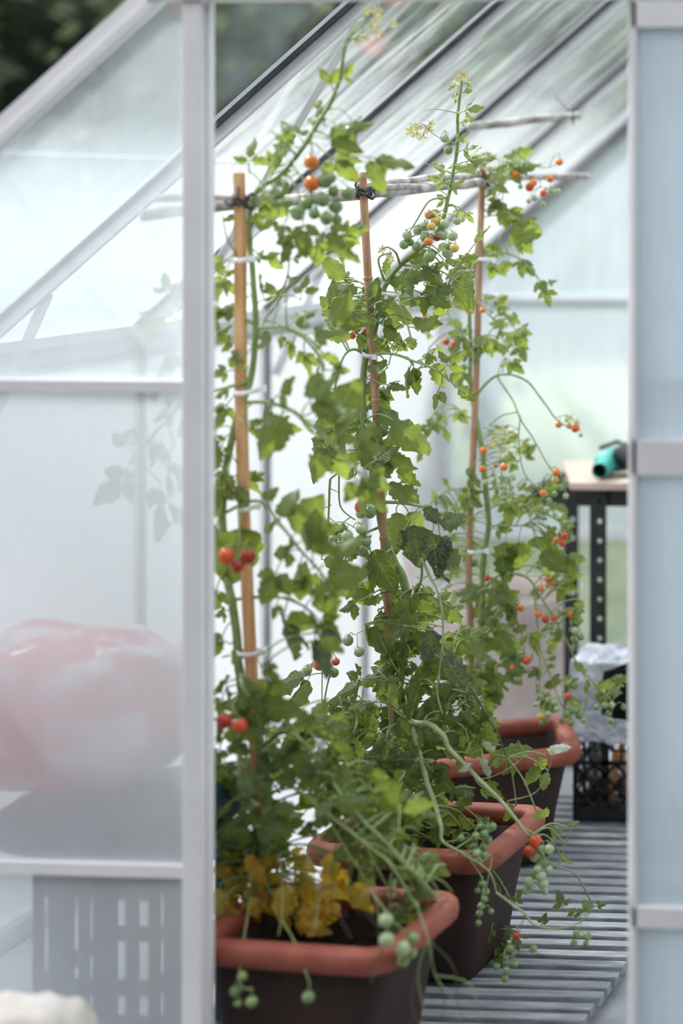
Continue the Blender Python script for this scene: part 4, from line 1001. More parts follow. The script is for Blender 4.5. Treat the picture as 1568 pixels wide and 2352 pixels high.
# ---- farthest plant
p3 = Plant('farthest tomato plant, slender with many small orange tomatoes, in front of the pale bin', YP[2], (1092, 1760), 37)
p3.stem('main_stem', [(1093, 1765), (1096, 1600), (1100, 1500), (1106, 1400), (1110, 1290), (1122, 1205), (1116, 1140), (1110, 1060), (1100, 1000), (1089, 940), (1079, 880), (1080, 800), (1078, 700), (1090, 600), (1104, 500), (1113, 420), (1142, 385), (1190, 372)], 0.0082, 0.0030, main=True)
p3.stem('side_branch', [(1088, 915), (1128, 870, -.02), (1165, 860, -.03), (1210, 875, -.03), (1245, 920, -.02), (1280, 965, -.01), (1320, 988, 0)], 0.0034, 0.0014)
p3.stem('side_branch', [(1145, 872, -.02), (1180, 925, -.04), (1196, 965, -.05), (1220, 1000, -.05), (1250, 1055, -.04), (1272, 1090, -.03)], 0.0022, 0.0012)
p3.stem('side_branch', [(1194, 955, -.05), (1192, 1010, -.06), (1200, 1080, -.06), (1240, 1130, -.06), (1290, 1200, -.06)], 0.0018, 0.0011)
p3.stem('side_branch', [(1112, 1350), (1140, 1325, -.03), (1172, 1317, -.05), (1212, 1328, -.06), (1240, 1368, -.06), (1290, 1450, -.05), (1330, 1530, -.04), (1375, 1580, -.03), (1405, 1610, -.03)], 0.0036, 0.0016)
p3.stem('side_branch', [(1226, 1345, -.06), (1234, 1440, -.06), (1240, 1540, -.06), (1234, 1620, -.06)], 0.0026, 0.0012)
p3.stem('side_branch', [(1240, 1490, -.06), (1262, 1550, -.06), (1285, 1610, -.06), (1300, 1640, -.06)], 0.0018, 0.0010)
p3.stem('side_branch', [(1330, 1530, -.04), (1350, 1580, -.04), (1340, 1640, -.04)], 0.0016, 0.0010)
p3.stem('side_branch', [(1114, 1132), (1075, 1122, -.02), (1040, 1124, -.03), (1005, 1140, -.03)], 0.0028, 0.0014)
p3.stem('side_branch', [(1122, 1212), (1150, 1206, -.02), (1200, 1206, -.04), (1240, 1180, -.05)], 0.0026, 0.0014)
p3.stem('side_branch', [(1092, 592), (1130, 583, 0), (1170, 585, 0), (1205, 605, 0), (1235, 640, 0), (1255, 665, 0)], 0.0024, 0.0012)
p3.stem('side_branch', [(1094, 970), (1060, 945, .02), (1030, 928, .03), (1000, 945, .03), (975, 985, .03)], 0.0024, 0.0012)
p3.stem('side_branch', [(1080, 790), (1050, 755, .02), (1030, 720, .02), (1030, 690, .02)], 0.0022, 0.0012)
p3.stem('side_branch', [(1085, 690), (1125, 725, -.03), (1160, 770, -.04), (1185, 810, -.04)], 0.0022, 0.0012)
p3.stem('side_branch', [(1104, 1420), (1150, 1400, -.04), (1190, 1430, -.05), (1205, 1500, -.05)], 0.0026, 0.0014)
p3.stem('side_branch', [(1180, 372), (1215, 378), (1255, 385), (1290, 372)], 0.0016, 0.0010)
L3 = [(1112, 400, 1060, 382), (1135, 385, 1200, 348), (1140, 395, 1212, 378), (1150, 370, 1100, 350), (1130, 400, 1085, 410), (1150, 440, 1125, 480), (1155, 430, 1152, 492), (1130, 482, 1195, 502), (1170, 505, 1205, 565), (1160, 560, 1212, 545), (1150, 540, 1128, 590), (1142, 590, 1128, 632), (1150, 480, 1190, 500), (1185, 500, 1227, 527), (1200, 600, 1222, 622), (1230, 635, 1250, 660), (1250, 650, 1257, 692), (1252, 655, 1271, 645), (1190, 580, 1197, 620), (1170, 585, 1160, 620),
 (1075, 745, 1040, 800), (1110, 780, 1152, 802), (1130, 720, 1152, 688), (1155, 745, 1138, 772), (1170, 735, 1200, 790), (1185, 785, 1202, 815), (1160, 820, 1192, 848), (1195, 745, 1168, 728), (1090, 760, 1110, 800), (1120, 770, 1090, 815), (1080, 840, 1050, 875), (1020, 935, 1000, 970), (1010, 950, 980, 990), (1025, 960, 1020, 1005), (985, 985, 955, 1042), (1000, 985, 960, 980), (1040, 935, 1065, 965), (1090, 1062, 1072, 1115), (1190, 1060, 1220, 1030), (1180, 1130, 1165, 1192), (1205, 1140, 1232, 1165), (1125, 1213, 1162, 1220), (1040, 1160, 1060, 1205), (1035, 1125, 1082, 1138), (1055, 1130, 1090, 1155), (1010, 1135, 985, 1150), (1040, 1122, 1020, 1105),
 (1290, 1250, 1312, 1312), (1300, 1330, 1285, 1370), (1140, 1330, 1160, 1395), (1200, 1440, 1230, 1482), (1240, 1470, 1215, 1505), (1240, 1500, 1270, 1485), (1130, 1560, 1120, 1622), (1140, 1520, 1182, 1555), (1240, 1570, 1225, 1590), (1245, 1590, 1262, 1600)]
for a in L3: p3.leaf(*a, pairs=1, wf=0.44)
for a in [(1160, 1238, 1162, 1298), (1190, 1238, 1202, 1305), (1225, 1225, 1252, 1292), (1150, 1270, 1160, 1325), (1240, 1260, 1275, 1300)]: p3.leaf(*a, pairs=0, wf=0.55, dy=-0.06)
p3.fill([(1100, 1330), (1180, 1340), (1190, 1480), (1180, 1590), (1110, 1600), (1060, 1480), (1060, 1380)], 46, 34, 62, dyr=0.08, pairs=(0, 1, 1))
p3.fill([(990, 1130), (1080, 1150), (1090, 1350), (1060, 1420), (1010, 1380), (1000, 1240)], 40, 24, 46, 'young_foliage', 0.08, (0, 1, 1))
p3.fill([(1120, 960), (1200, 960), (1230, 1100), (1220, 1200), (1140, 1180)], 34, 22, 42, 'young_foliage', 0.06, (0, 1, 1))
p3.fill([(1080, 360), (1230, 350), (1190, 420), (1150, 470), (1110, 440)], 16, 22, 48, 'young_foliage', 0.05, (0, 1))
p3.fill([(1040, 660), (1200, 700), (1190, 850), (1050, 840)], 22, 24, 46, 'young_foliage', 0.06, (0, 1))
p3.fill([(950, 690), (1060, 680), (1060, 800), (960, 830)], 10, 20, 38, 'young_foliage', 0.06, (0, 1))
p3.fill([(1220, 1100), (1310, 1120), (1320, 1260), (1240, 1260)], 24, 16, 32, dyr=0.06, pairs=(0, 1))
p3.fill([(1220, 1280), (1330, 1300), (1340, 1480), (1230, 1480)], 22, 18, 34, dyr=0.06, pairs=(0, 1))
p3.fill([(1230, 1500), (1420, 1540), (1420, 1640), (1240, 1640)], 20, 18, 34, dyr=0.06, pairs=(0, 1))
p3.truss((1190, 372), [(1185, 402, 9, 'o'), (1217, 431, 10, 'r'), (1221, 421, 9, 'o'), (1260, 412, 9, 'o'), (1250, 445, 8, 'r'), (1265, 440, 8, 'p'), (1226, 456, 7, 'p'), (1281, 440, 7, 'p'), (1195, 430, 6, 'p'), (1245, 470, 7, 'p'), (1213, 462, 6, 'p')], 0, 0.0011)
p3.truss((1260, 384), [(1284, 373, 9, 'o')], 0, 0.0009)
p3.truss((1060, 765), [(1025, 785, 9, 'r'), (1044, 791, 9, 'r'), (1035, 803, 8, 'g'), (1066, 825, 7, 'g')], 0, 0.0010)
p3.truss((1078, 690), [(1075, 712, 8, 'o'), (1108, 713, 7, 'o')], -0.02, 0.0009)
p3.truss((1030, 705), [(982, 741, 8, 'r'), (960, 750, 8, 'r'), (975, 727, 7, 'o'), (972, 760, 7, 'g')], 0.03, 0.0010)
p3.truss((1079, 850), [(1065, 865, 8, 'o'), (1060, 890, 7, 'o'), (1062, 845, 7, 'g')], 0, 0.0010)
p3.truss((1270, 958), [(1284, 977, 8, 'o'), (1308, 979, 7, 'o'), (1320, 986, 9, 'r'), (1332, 1000, 5, 'p'), (1300, 965, 5, 'p')], 0, 0.0009)
p3.truss((1103, 1005), [(1107, 1036, 9, 'o'), (1106, 1078, 8, 'o')], -0.03, 0.0009)
p3.truss((1150, 1010), [(1158, 1073, 9, 'o'), (1138, 1071, 5, 'd'), (1150, 1095, 7, 'p'), (1135, 1105, 7, 'p'), (1165, 1105, 7, 'p'), (1148, 1118, 7, 'p'), (1172, 1120, 6, 'p'), (1140, 1130, 6, 'g'), (1160, 1132, 7, 'p'), (1130, 1090, 6, 'p'), (1178, 1098, 6, 'p'), (1113, 1108, 7, 'p'), (1155, 1146, 6, 'g'), (1170, 1140, 6, 'p')], -0.06, 0.0012)
p3.truss((1270, 1060), [(1276, 1085, 9, 'o'), (1272, 1105, 9, 'y'), (1286, 1120, 8, 'g'), (1300, 1112, 8, 'g'), (1275, 1135, 7, 'g'), (1300, 1140, 7, 'p')], -0.03, 0.0010)
p3.truss((1235, 1110), [(1245, 1133, 8, 'o'), (1262, 1150, 7, 'g'), (1255, 1170, 7, 'p'), (1240, 1165, 6, 'p'), (1272, 1185, 6, 'p')], -0.06, 0.0010)
p3.truss((1280, 1190), [(1296, 1231, 8, 'r'), (1288, 1248, 8, 'r'), (1278, 1240, 7, 'o')], -0.06, 0.0009)
p3.truss((1230, 1305), [(1260, 1330, 7, 'o'), (1258, 1346, 7, 'o'), (1243, 1351, 7, 'o'), (1267, 1340, 6, 'r')], -0.06, 0.0009)
p3.truss((1112, 1300), [(1120, 1328, 7, 'r')], -0.03, 0.0008)
p3.truss((1165, 1395), [(1193, 1398, 9, 'o'), (1178, 1398, 7, 'o')], -0.05, 0.0009)
p3.truss((1242, 1385), [(1238, 1411, 9, 'o'), (1254, 1423, 9, 'r'), (1270, 1421, 8, 'r'), (1264, 1440, 7, 'g')], -0.06, 0.0010)
p3.truss((1300, 1385), [(1312, 1411, 9, 'o'), (1326, 1450, 9, 'p'), (1333, 1425, 6, 'g'), (1318, 1468, 8, 'g'), (1336, 1465, 7, 'g')], -0.05, 0.0010)
p3.truss((1195, 1480), [(1207, 1518, 10, 'r'), (1214, 1541, 6, 'p'), (1177, 1533, 8, 'o'), (1188, 1560, 7, 'p')], -0.05, 0.0009)
p3.truss((1234, 1600), [(1237, 1600, 7, 'p'), (1243, 1645, 9, 'y'), (1230, 1618, 7, 'p'), (1255, 1655, 7, 'g'), (1260, 1640, 7, 'p'), (1246, 1662, 7, 'g'), (1275, 1614, 9, 'p'), (1280, 1628, 7, 'p')], -0.06, 0.0010)
p3.truss((1295, 1590), [(1303, 1600, 8, 'r'), (1320, 1632, 9, 'g'), (1302, 1640, 9, 'g'), (1332, 1645, 8, 'g'), (1340, 1655, 7, 'g'), (1310, 1660, 8, 'g'), (1290, 1655, 7, 'g'), (1325, 1620, 8, 'g')], -0.06, 0.0010)
p3.truss((1395, 1600), [(1390, 1622, 8, 'g'), (1405, 1620, 8, 'p'), (1431, 1625, 7, 'g'), (1398, 1640, 7, 'g'), (1402, 1656, 7, 'g'), (1372, 1625, 7, 'g')], -0.03, 0.0010)
p3.flowers([(1150, 985), (1160, 1000), (1140, 1005), (1175, 995), (1130, 1020), (1165, 1020), (1190, 1040), (1150, 1040)], -0.04)
p3.flowers([(1310, 960), (1325, 970)], 0)
p3.finish({'foliage': ('leaf1', None), 'young_foliage': ('leaf3', 'small yellow-green leaves')})

# ------------------------------------------------------------------ shelf unit at the back
YS = 1.88
# shelf with slotted steel uprights and a plywood top
sh = empty('shelf_unit', 'shelf unit of slotted black steel uprights with a plywood top board in the back right', 'shelf', W(1360, 1110, YS) * 1.0)
sh.location = (sh.location.x, YS, 0)
def upright(px, Y, w):
    a = W(px, 1100, Y); x0, zt = a.x, 0.80
    b = MB(); N = 16; pitch = zt / N; t = 0.0025
    # front flange built round its row of holes
    hw = 0.0062; xm = x0 + w * 0.60
    for sgn in (0,):
        b.box((x0, Y, 0), (xm - hw, Y + t, zt)); b.box((xm + hw, Y, 0), (x0 + w, Y + t, zt))
        for i in range(N):
            z0 = i * pitch; zc = z0 + pitch / 2; k = 8
            b.box((xm - hw, Y, z0), (xm + hw, Y + t, zc - hw)); b.box((xm - hw, Y, zc + hw), (xm + hw, Y + t, z0 + pitch))
            for sx in (-1, 1):
                for sz in (-1, 1):
                    arc = [(xm + sx*hw*math.cos(q*PI/2/k), zc + sz*hw*math.sin(q*PI/2/k)) for q in range(k + 1)]
                    poly = [(xm + sx*hw, zc + sz*hw)] + arc; n = len(poly)
                    vs = [(x, Y, z) for x, z in poly] + [(x, Y + t, z) for x, z in poly]
                    fs = [(0, q, q+1) for q in range(1, n-1)] + [(n, n+q+1, n+q) for q in range(1, n-1)] + [(q, n+q, n+q+1, q+1) for q in range(1, n-1)]
                    b.add(vs, fs, 0, False)
    b.box((x0, Y + t, 0), (x0 + t, Y + 0.035, zt))
    b.build('upright', M['blackmetal'], sh)
    return x0
xa = upright(1294, 2.02, 0.041)
xb2 = upright(1354, 1.72, 0.043)
upright(1600, 1.72, 0.043); upright(1590, 2.02, 0.041)
zt = W(1340, 1122, 1.70).z
b = MB()
pl = [W(1290, 1100, 2.06), W(1330, 1122, 1.70)]
xr = xb2 + 0.62
vs = [(pl[1].x - 0.02, 1.69, zt - 0.002), (xr, 1.69, zt - 0.002), (xr, 2.08, zt - 0.002), (pl[0].x - 0.006, 2.08, zt - 0.002)]
slab(vs, (0, 0, 1), 0.018).build('top_board', M['board'], sh)
b = MB(); b.box((xa + 0.01, 1.73, zt - 0.05), (xr - 0.02, 1.733, zt - 0.004)); b.box((xa + 0.004, 1.74, zt - 0.05), (xa + 0.007, 2.02, zt - 0.004)); b.build('rail', M['blackmetal'], sh)
ZT = zt + 0.016
# teal tool on the shelf
tp = W(1376, 1098, 1.72)
tl = empty('garden_blower', 'teal hand tool with round open nozzle and black handle on the plywood shelf top', 'tool', (tp.x, 1.76, ZT))
c = Vector((tp.x, 1.72, ZT + 0.027))
b = MB(); b.lathe([(0.0195, 0), (0.0205, 0.002), (0.0215, 0.03), (0.026, 0.075), (0.030, 0.11), (0.0285, 0.11), (0.017, 0.004), (0.0165, 0)], c, 28, 0, (-0.06, 0.98, 0.05), True); b.build('nozzle', M['teal'], tl)
b = MB(); b.lathe([(0.0002, 0.03), (0.0185, 0.03), (0.0185, 0.032), (0.0002, 0.032)], c, 24, 0, (-0.06, 0.98, 0.05)); b.build('nozzle_bore', M['black'], tl)
b = MB(); bc = c + Vector((0.008, 0.125, 0.010))
b.lathe([(0.005, -0.06), (0.022, -0.05), (0.032, -0.02), (0.033, 0.03), (0.028, 0.06), (0.012, 0.07)], bc, 24, 0, (0.85, 0.45, 0.1)); b.build('motor_housing', M['teal'], tl)
b = MB(); b.tube(smooth_path([bc + Vector((0.02, -0.02, 0.02)), bc + Vector((0.065, -0.05, -0.002)), bc + Vector((0.10, -0.05, -0.03)), bc + Vector((0.15, -0.05, -0.045))], 6), [0.033, 0.033, 0.032, 0.03, 0.028, 0.026, 0.024, 0.023, 0.022, 0.021, 0.02, 0.019, 0.019, 0.019, 0.018, 0.018, 0.018, 0.018, 0.017], 14); b.build('handle', M['black'], tl)
b = MB(); b.tube([bc + Vector((-0.045, 0.0, 0.03)), bc + Vector((0.0, 0.0, 0.048)), bc + Vector((0.05, 0.0, 0.03))], 0.006, 8); b.build('top_grip', M['black'], tl)
# black lattice crate
cl = W(1290, 1905, 1.43); CX0, CX1, CY0, CY1, CZ0, CZ1 = 0.975, 1.37, 1.455, 1.69, DB + 0.004, DB + 0.225
cr = empty('plastic_crate', 'black lattice plastic crate standing on the duckboard beside the farthest planter', 'crate', ((CX0+CX1)/2, (CY0+CY1)/2, CZ0))
b = MB(); t = 0.006
for (x0, y0, x1, y1) in ((CX0, CY0, CX1, CY0 + t), (CX0, CY1 - t, CX1, CY1), (CX0, CY0, CX0 + t, CY1), (CX1 - t, CY0, CX1, CY1)):
    hx = x1 - x0 > y1 - y0
    b.box((x0, y0, CZ1 - 0.022), (x1, y1, CZ1)); b.box((x0, y0, CZ0), (x1, y1, CZ0 + 0.03)); b.box((x0, y0, CZ1 - 0.085), (x1, y1, CZ1 - 0.075))
    L = (x1 - x0) if hx else (y1 - y0); n = int(L / 0.078)
    for i in range(n + 1):                                       # posts
        u = i * L / n
        a0, a1 = max(0, u - 0.009), min(L, u + 0.009)
        if hx: b.box((x0 + a0, y0, CZ0 + 0.03), (x0 + a1, y1, CZ1 - 0.022))
        else: b.box((x0, y0 + a0, CZ0 + 0.03), (x1, y0 + a1, CZ1 - 0.022))
    for row in range(4):                                         # slanting lattice below
        z0 = CZ0 + 0.03 + row * 0.027; m = int(L / 0.026)
        for i in range(m):
            u0 = i * L / m; u1 = (i + 1) * L / m
            if (i + row) % 2: u0, u1 = u1, u0
            if hx: b.bar((x0 + u0, (y0+y1)/2, z0), (x0 + u1, (y0+y1)/2, z0 + 0.027), t, 0.0075, Vector((0, 0, 1)))
            else: b.bar(((x0+x1)/2, y0 + u0, z0), ((x0+x1)/2, y0 + u1, z0 + 0.027), t, 0.0075, Vector((0, 0, 1)))
    m = int(L / 0.078)
    for i in range(m):                                           # upper band: crossed ribs making the flower-shaped gaps
        uc = (i + 0.5) * L / m; zc = CZ1 - 0.050
        for an in (0, PI/2):
            dx, dz = math.cos(an) * 0.026, math.sin(an) * 0.026
            if hx: b.bar((x0 + uc - dx, (y0+y1)/2, zc - dz), (x0 + uc + dx, (y0+y1)/2, zc + dz), t*0.8, 0.005, Vector((0, 0, 1)) if an == 0 else Vector((1, 0, 0)))
            else: b.bar(((x0+x1)/2, y0 + uc - dx, zc - dz), ((x0+x1)/2, y0 + uc + dx, zc + dz), t*0.8, 0.005, Vector((0, 0, 1)) if an == 0 else Vector((0, 1, 0)))
b.build('lattice_wall', M['black'], cr)
b = MB()
for i in range(9): 
    x = CX0 + 0.01 + i * (CX1 - CX0 - 0.02) / 8; b.box((x - 0.006, CY0 + t, CZ0), (x + 0.006, CY1 - t, CZ0 + 0.006))
for i in range(6): 
    y = CY0 + 0.01 + i * (CY1 - CY0 - 0.02) / 5; b.box((CX0 + t, y - 0.006, CZ0), (CX1 - t, y + 0.006, CZ0 + 0.006))
b.build('crate_floor', M['black'], cr)
# straw-coloured wood offcuts in the crate
rr = random.Random(5)
for i in range(7):
    x = CX0 + 0.06 + i * 0.045; y = 1.53 + rr.uniform(-.05, .07); h = rr.uniform(0.05, 0.14)
    b = MB(); b.tube([(x, y, CZ0 + 0.013), (x + rr.uniform(-.02, .02), y + rr.uniform(-.02, .02), CZ0 + 0.02 + h)], 0.011, 8)
    b.build('wood_offcut', M['batten'], None, label='short pale wood offcut standing inside the black lattice crate', cat='wood offcut', group='wood offcuts in the crate')
# black pot on the crate with a grey-white bag over its lip
pc = Vector((W(1352, 1600, 1.58).x + 0.108, 1.58, CZ1 + 0.002))
pt = empty('plastic_pot', 'black plastic pot standing on the lattice crate, half hidden by the right door frame', 'pot', pc)
b = MB(); b.lathe([(0.080, 0), (0.084, 0.004), (0.100, 0.130), (0.108, 0.132), (0.108, 0.150), (0.100, 0.150), (0.097, 0.130), (0.080, 0.02), (0.001, 0.018)], pc, 36, 0); b.build('body', M['black'], pt)
b = MB(); b.lathe([(0.001, 0.10), (0.05, 0.108), (0.088, 0.10), (0.088, 0.085), (0.001, 0.08)], pc, 30); b.build('compost', M['soil'], None, label='dark compost in the black pot on the crate', cat='soil', kind='stuff')
def cloth(path_fn, nu, nv, thick=0.0012):
    m = MB(); vs = [path_fn(i / nu, j / nv) for j in range(nv + 1) for i in range(nu + 1)]
    fs = [(j*(nu+1)+i, j*(nu+1)+i+1, (j+1)*(nu+1)+i+1, (j+1)*(nu+1)+i) for j in range(nv) for i in range(nu)]
    m.add(vs, fs); return m
def bag_fn(u, v):
    x0 = pc.x - 0.118; x1 = pc.x + 0.16
    prof = [(1.60, 0.172), (1.53, 0.166), (1.468, 0.158), (1.452, 0.11), (1.448, 0.07), (1.444, 0.035), (1.436, 0.012), (1.428, -0.004), (1.424, -0.022)]
    t = v * (len(prof) - 1); i = min(int(t), len(prof) - 2); f = t - i
    y = prof[i][0]*(1-f) + prof[i+1][0]*f; z = prof[i][1]*(1-f) + prof[i+1][1]*f
    x = x0 + (x1 - x0) * u
    if 0.3 < v < 0.62: x = x0 + (x1 - x0) * (u * 0.30)
    elif v >= 0.62: x = x0 + (x1 - x0) * (u * (0.30 + 0.70 * min(1, (v - 0.62) / 0.2)))
    elif v > 0.15: x = x0 + (x1 - x0) * (u * (1 - 0.70 * (v - 0.15) / 0.15))
    p = Vector((x, y, pc.z + z)); n = noise.noise(p * 38) * 0.010 + noise.noise(p * 90) * 0.004
    return p + Vector((0.3*n, -abs(n) - 0.002, n))
o = cloth(bag_fn, 40, 60).build('plastic_bag', M['whitebag'], None, label='crumpled grey-white plastic bag draped over the black pot and crate', cat='bag')
md = o.modifiers.new('Solidify', 'SOLIDIFY'); md.thickness = 0.0015
# pale bin behind the farthest plant
bc = W(1165, 1400, 2.35); bc.z = 0.002; ztop = W(1165, 1385, 2.18).z
bn = empty('clay_bin', 'large pale pinkish bin standing behind the farthest planter, left of the black uprights', 'bin', bc)
b = MB(); R = 0.205
b.lathe([(R*0.86, 0), (R*0.88, 0.01), (R*0.985, ztop - 0.06), (R*1.0, ztop - 0.055), (R*1.02, ztop - 0.01), (R*1.01, ztop), (R*0.96, ztop), (R*0.94, ztop - 0.05), (R*0.82, 0.03), (0.001, 0.028)], bc, 48); b.build('body', M['bin'], bn)
# things behind the hazy pane on the left
ck = empty('plastic_crate', 'slate blue slatted crate seen through the lower left pane, under the sacks', 'crate', (0.60, 0.22, 0.002))
b = MB()
X0, X1, Y0, Y1, H = 0.46, 0.68, 0.10, 0.34, 0.40
for (x0, y0, x1, y1) in ((X0, Y0, X1, Y0+.012), (X0, Y1-.012, X1, Y1), (X0, Y0, X0+.012, Y1), (X1-.012, Y0, X1, Y1)):
    for z0, z1 in ((0.002, 0.05), (0.19, 0.215), (H - 0.045, H)): b.box((x0, y0, z0), (x1, y1, z1))
    hx = x1 - x0 > y1 - y0; L = (x1-x0) if hx else (y1-y0); n = 6
    for i in range(n):
        u = i * (L - 0.014) / (n - 1)
        if hx: b.box((x0 + u, y0, 0.05), (x0 + u + 0.014, y1, H - 0.045))
        else: b.box((x0, y0 + u, 0.05), (x1, y0 + u + 0.014, H - 0.045))
b.build('slatted_wall', M['crategrey'], ck)
b = MB(); b.box((X0+.012, Y0+.012, 0.002), (X1-.012, Y1-.012, 0.012)); b.build('crate_floor', M['crategrey'], ck)
b = MB(); b.box((X0 + 0.0, Y0, H), (X1, Y1, H + 0.008)); b.build('lid', M['crategrey'], ck)
def sack(name, label, c, sx, sy, sz, mat, rot, seed, cat='sack'):
    b = MB(); vs = []; NU, NV = 48, 28
    for j in range(NV + 1):
        ph = -PI/2 + PI * j / NV
        for i in range(NU):
            th = 2*PI*i/NU
            ex = lambda q, e: math.copysign(abs(q) ** e, q)
            p = Vector((sx * ex(math.cos(th), .38) * ex(math.cos(ph), .38), sy * ex(math.sin(th), .38) * ex(math.cos(ph), .38), sz * ex(math.sin(ph), .6)))
            n = noise.noise(p * 12 + Vector((seed, 0, 0))) * 0.034 + noise.noise(p * 34 + Vector((seed, 0, 0))) * 0.010
            if p.z < -sz * 0.7: n *= 0.2
            vs.append(p * (1 + n / max(0.05, p.length)))
    fs = []
    for j in range(NV):
        for i in range(NU):
            a = j*NU + i; e = j*NU + (i+1) % NU; fs.append((a, e, e+NU, a+NU))
    b.add(vs, fs); zmin = min(v[2] for v in b.v)
    o = b.build(name, mat, None, label=label, cat=cat, loc=Vector(c) - Vector((0, 0, zmin))); o.rotation_euler = (0, 0, rot); return o
def red_print():
    m, nt, out = new_mat('red_printed_white_sack')
    p = nd(nt, 'ShaderNodeBsdfPrincipled', Roughness=0.25)
    n = pos_noise(nt, 9.0, (1.0, 1, 1.7), 3, 0.55)
    nt.links.new(ramp(nt, n, [(0.36, (0.86, 0.60, 0.64)), (0.46, (0.80, 0.30, 0.34)), (0.50, (0.80, 0.03, 0.02)), (0.64, (0.84, 0.035, 0.01)), (0.70, (0.84, 0.64, 0.66))]), p.inputs['Base Color'])
    nt.links.new(p.outputs[0], out.inputs[0]); return m
M['redsack'] = red_print()
sack('compost_sack', 'dark blue plastic sack bulging out behind the door post, under the red sack', (0.555, 0.20, 0.412), 0.18, 0.12, 0.058, M['bluesack'], 0.0, 3.0)
sack('compost_sack', 'red and white printed sack heaped behind the hazy left pane', (0.475, 0.19, 0.525), 0.185, 0.12, 0.13, M['redsack'], 0.0, 8.0)
b = MB()
o = sack('boulder', 'pale rounded stone at the bottom left corner outside the greenhouse', (W(40, 2330, -0.26).x, -0.26, -0.059), 0.10, 0.09, 0.19, M['stone'], 0.3, 5.0, 'stone')
# one fallen leaf on the concrete
b = MB(); leaflet(b, Vector((1.375, 0.33, 0.004)), Vector((1, 0.3, 0)), Vector((0, 0, 1)), 0.05, 0.3, 3, 0, random.Random(2), 0.1)
b.build('fallen_leaf', M['leafpale'], None, label='dry curled leaf lying on the concrete beside the duckboard', cat='leaf')

# ------------------------------------------------------------------ plants outside
def tree(name, label, cat, base, h, rx, rz, n, mat, size, seed, group, trunk=True, flowers=0, core=0.80, coremat='hedgemass'):
    rd = random.Random(seed); root = empty(name, label, cat, base, group)
    b = MB(); base = Vector(base); cz = h - rz
    lumps = [(base + Vector((0, 0, cz)), rx, rz)]
    for i in range(9):
        a = rd.uniform(0, 2*PI); q = rd.uniform(0.4, 0.9)
        lumps.append((base + Vector((math.cos(a)*rx*q, math.sin(a)*rx*q, cz + rd.uniform(-.8, .8)*rz)), rx*rd.uniform(.3, .5), rz*rd.uniform(.25, .45)))
    for i in range(n):
        c, ra, rb = rd.choice(lumps)
        d = Vector((rd.gauss(0, 1), rd.gauss(0, 1), rd.gauss(0, 1))).normalized()
        k = rd.uniform(0.75, 1.05)
        p = c + Vector((d.x*ra, d.y*ra, d.z*rb)) * k
        if p.z < base.z + 0.02: p.z = base.z + rd.uniform(0.02, 0.3)
        ax = (d + Vector((rd.uniform(-1, 1), rd.uniform(-1, 1), rd.uniform(-1, .4)))).normalized(); nn = (d + Vector((rd.uniform(-.8, .8), rd.uniform(-.8, .8), rd.uniform(-.5, .8)))).normalized()
        s = ax.cross(nn); 
        if s.length < 1e-3: continue
        s.normalize(); L = size * rd.uniform(.6, 1.3); wd = L * 0.3
        vs = [p, p + ax*L*.4 + s*wd, p + ax*L, p + ax*L*.4 - s*wd, p + ax*L*.45 + nn*L*.06]
        b.add(vs, [(0, 1, 4), (1, 2, 4), (2, 3, 4), (3, 0, 4)], 0, False, [(0, 0), (.8, .4), (0, 1), (-.8, .4), (0, .45)])
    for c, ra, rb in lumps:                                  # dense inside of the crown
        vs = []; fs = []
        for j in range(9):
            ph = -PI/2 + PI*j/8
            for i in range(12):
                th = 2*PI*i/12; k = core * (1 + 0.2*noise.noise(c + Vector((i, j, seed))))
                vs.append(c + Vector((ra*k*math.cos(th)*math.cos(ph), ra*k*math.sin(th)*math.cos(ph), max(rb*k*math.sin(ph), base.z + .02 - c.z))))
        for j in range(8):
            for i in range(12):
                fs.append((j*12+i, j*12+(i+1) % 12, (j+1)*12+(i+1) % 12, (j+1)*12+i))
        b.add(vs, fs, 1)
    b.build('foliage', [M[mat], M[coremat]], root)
    b = MB()
    if trunk: b.tube([base, base + Vector((0.03, 0, h*0.3)), base + Vector((0, 0.02, h*0.7))], [0.06*h/3, 0.045*h/3, 0.015*h/3], 10)
    for i in range(7):
        a = rd.uniform(0, 6.28); z = rd.uniform(.1, .5) * h
        b.tube([base + Vector((0, 0, z)), base + Vector((math.cos(a)*rx*.4, math.sin(a)*rx*.4, z + .15*h)), base + Vector((math.cos(a)*rx*.8, math.sin(a)*rx*.8, z + .25*h))], [.012*h, .008*h, .003*h], 6)
    b.build('trunk', M['twig'], root)
    for i in range(flowers):
        c, ra, rb = rd.choice(lumps); d = Vector((rd.gauss(0, 1) + .4, rd.gauss(0, 1) - .8, rd.gauss(0, .7))).normalized()
        p = c + Vector((d.x*ra, d.y*ra, d.z*rb)) * 1.04; q = MB()
        for k in range(6):
            a = 2*PI*k/6; u = d.orthogonal().normalized(); v = d.cross(u); e = (u*math.cos(a) + v*math.sin(a)); sdv = (u*-math.sin(a) + v*math.cos(a))
            q.add([p, p + e*.03 + sdv*.02 + d*.015, p + e*.06 + d*.02, p + e*.03 - sdv*.02 + d*.015], [(0, 1, 2, 3)], 0)
        q.build('flower', M['redflower'], root, label='blurred red flower')
    return root
G0 = -0.06
LB = 'trees and shrubs outside the glass'
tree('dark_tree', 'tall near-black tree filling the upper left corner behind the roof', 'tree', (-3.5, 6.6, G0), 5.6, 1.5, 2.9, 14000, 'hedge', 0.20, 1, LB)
tree('dark_tree', 'near-black tree low at the left edge behind the barge board', 'tree', (-3.6, 3.9, G0), 3.4, 1.1, 1.6, 8000, 'hedge', 0.18, 2, LB)
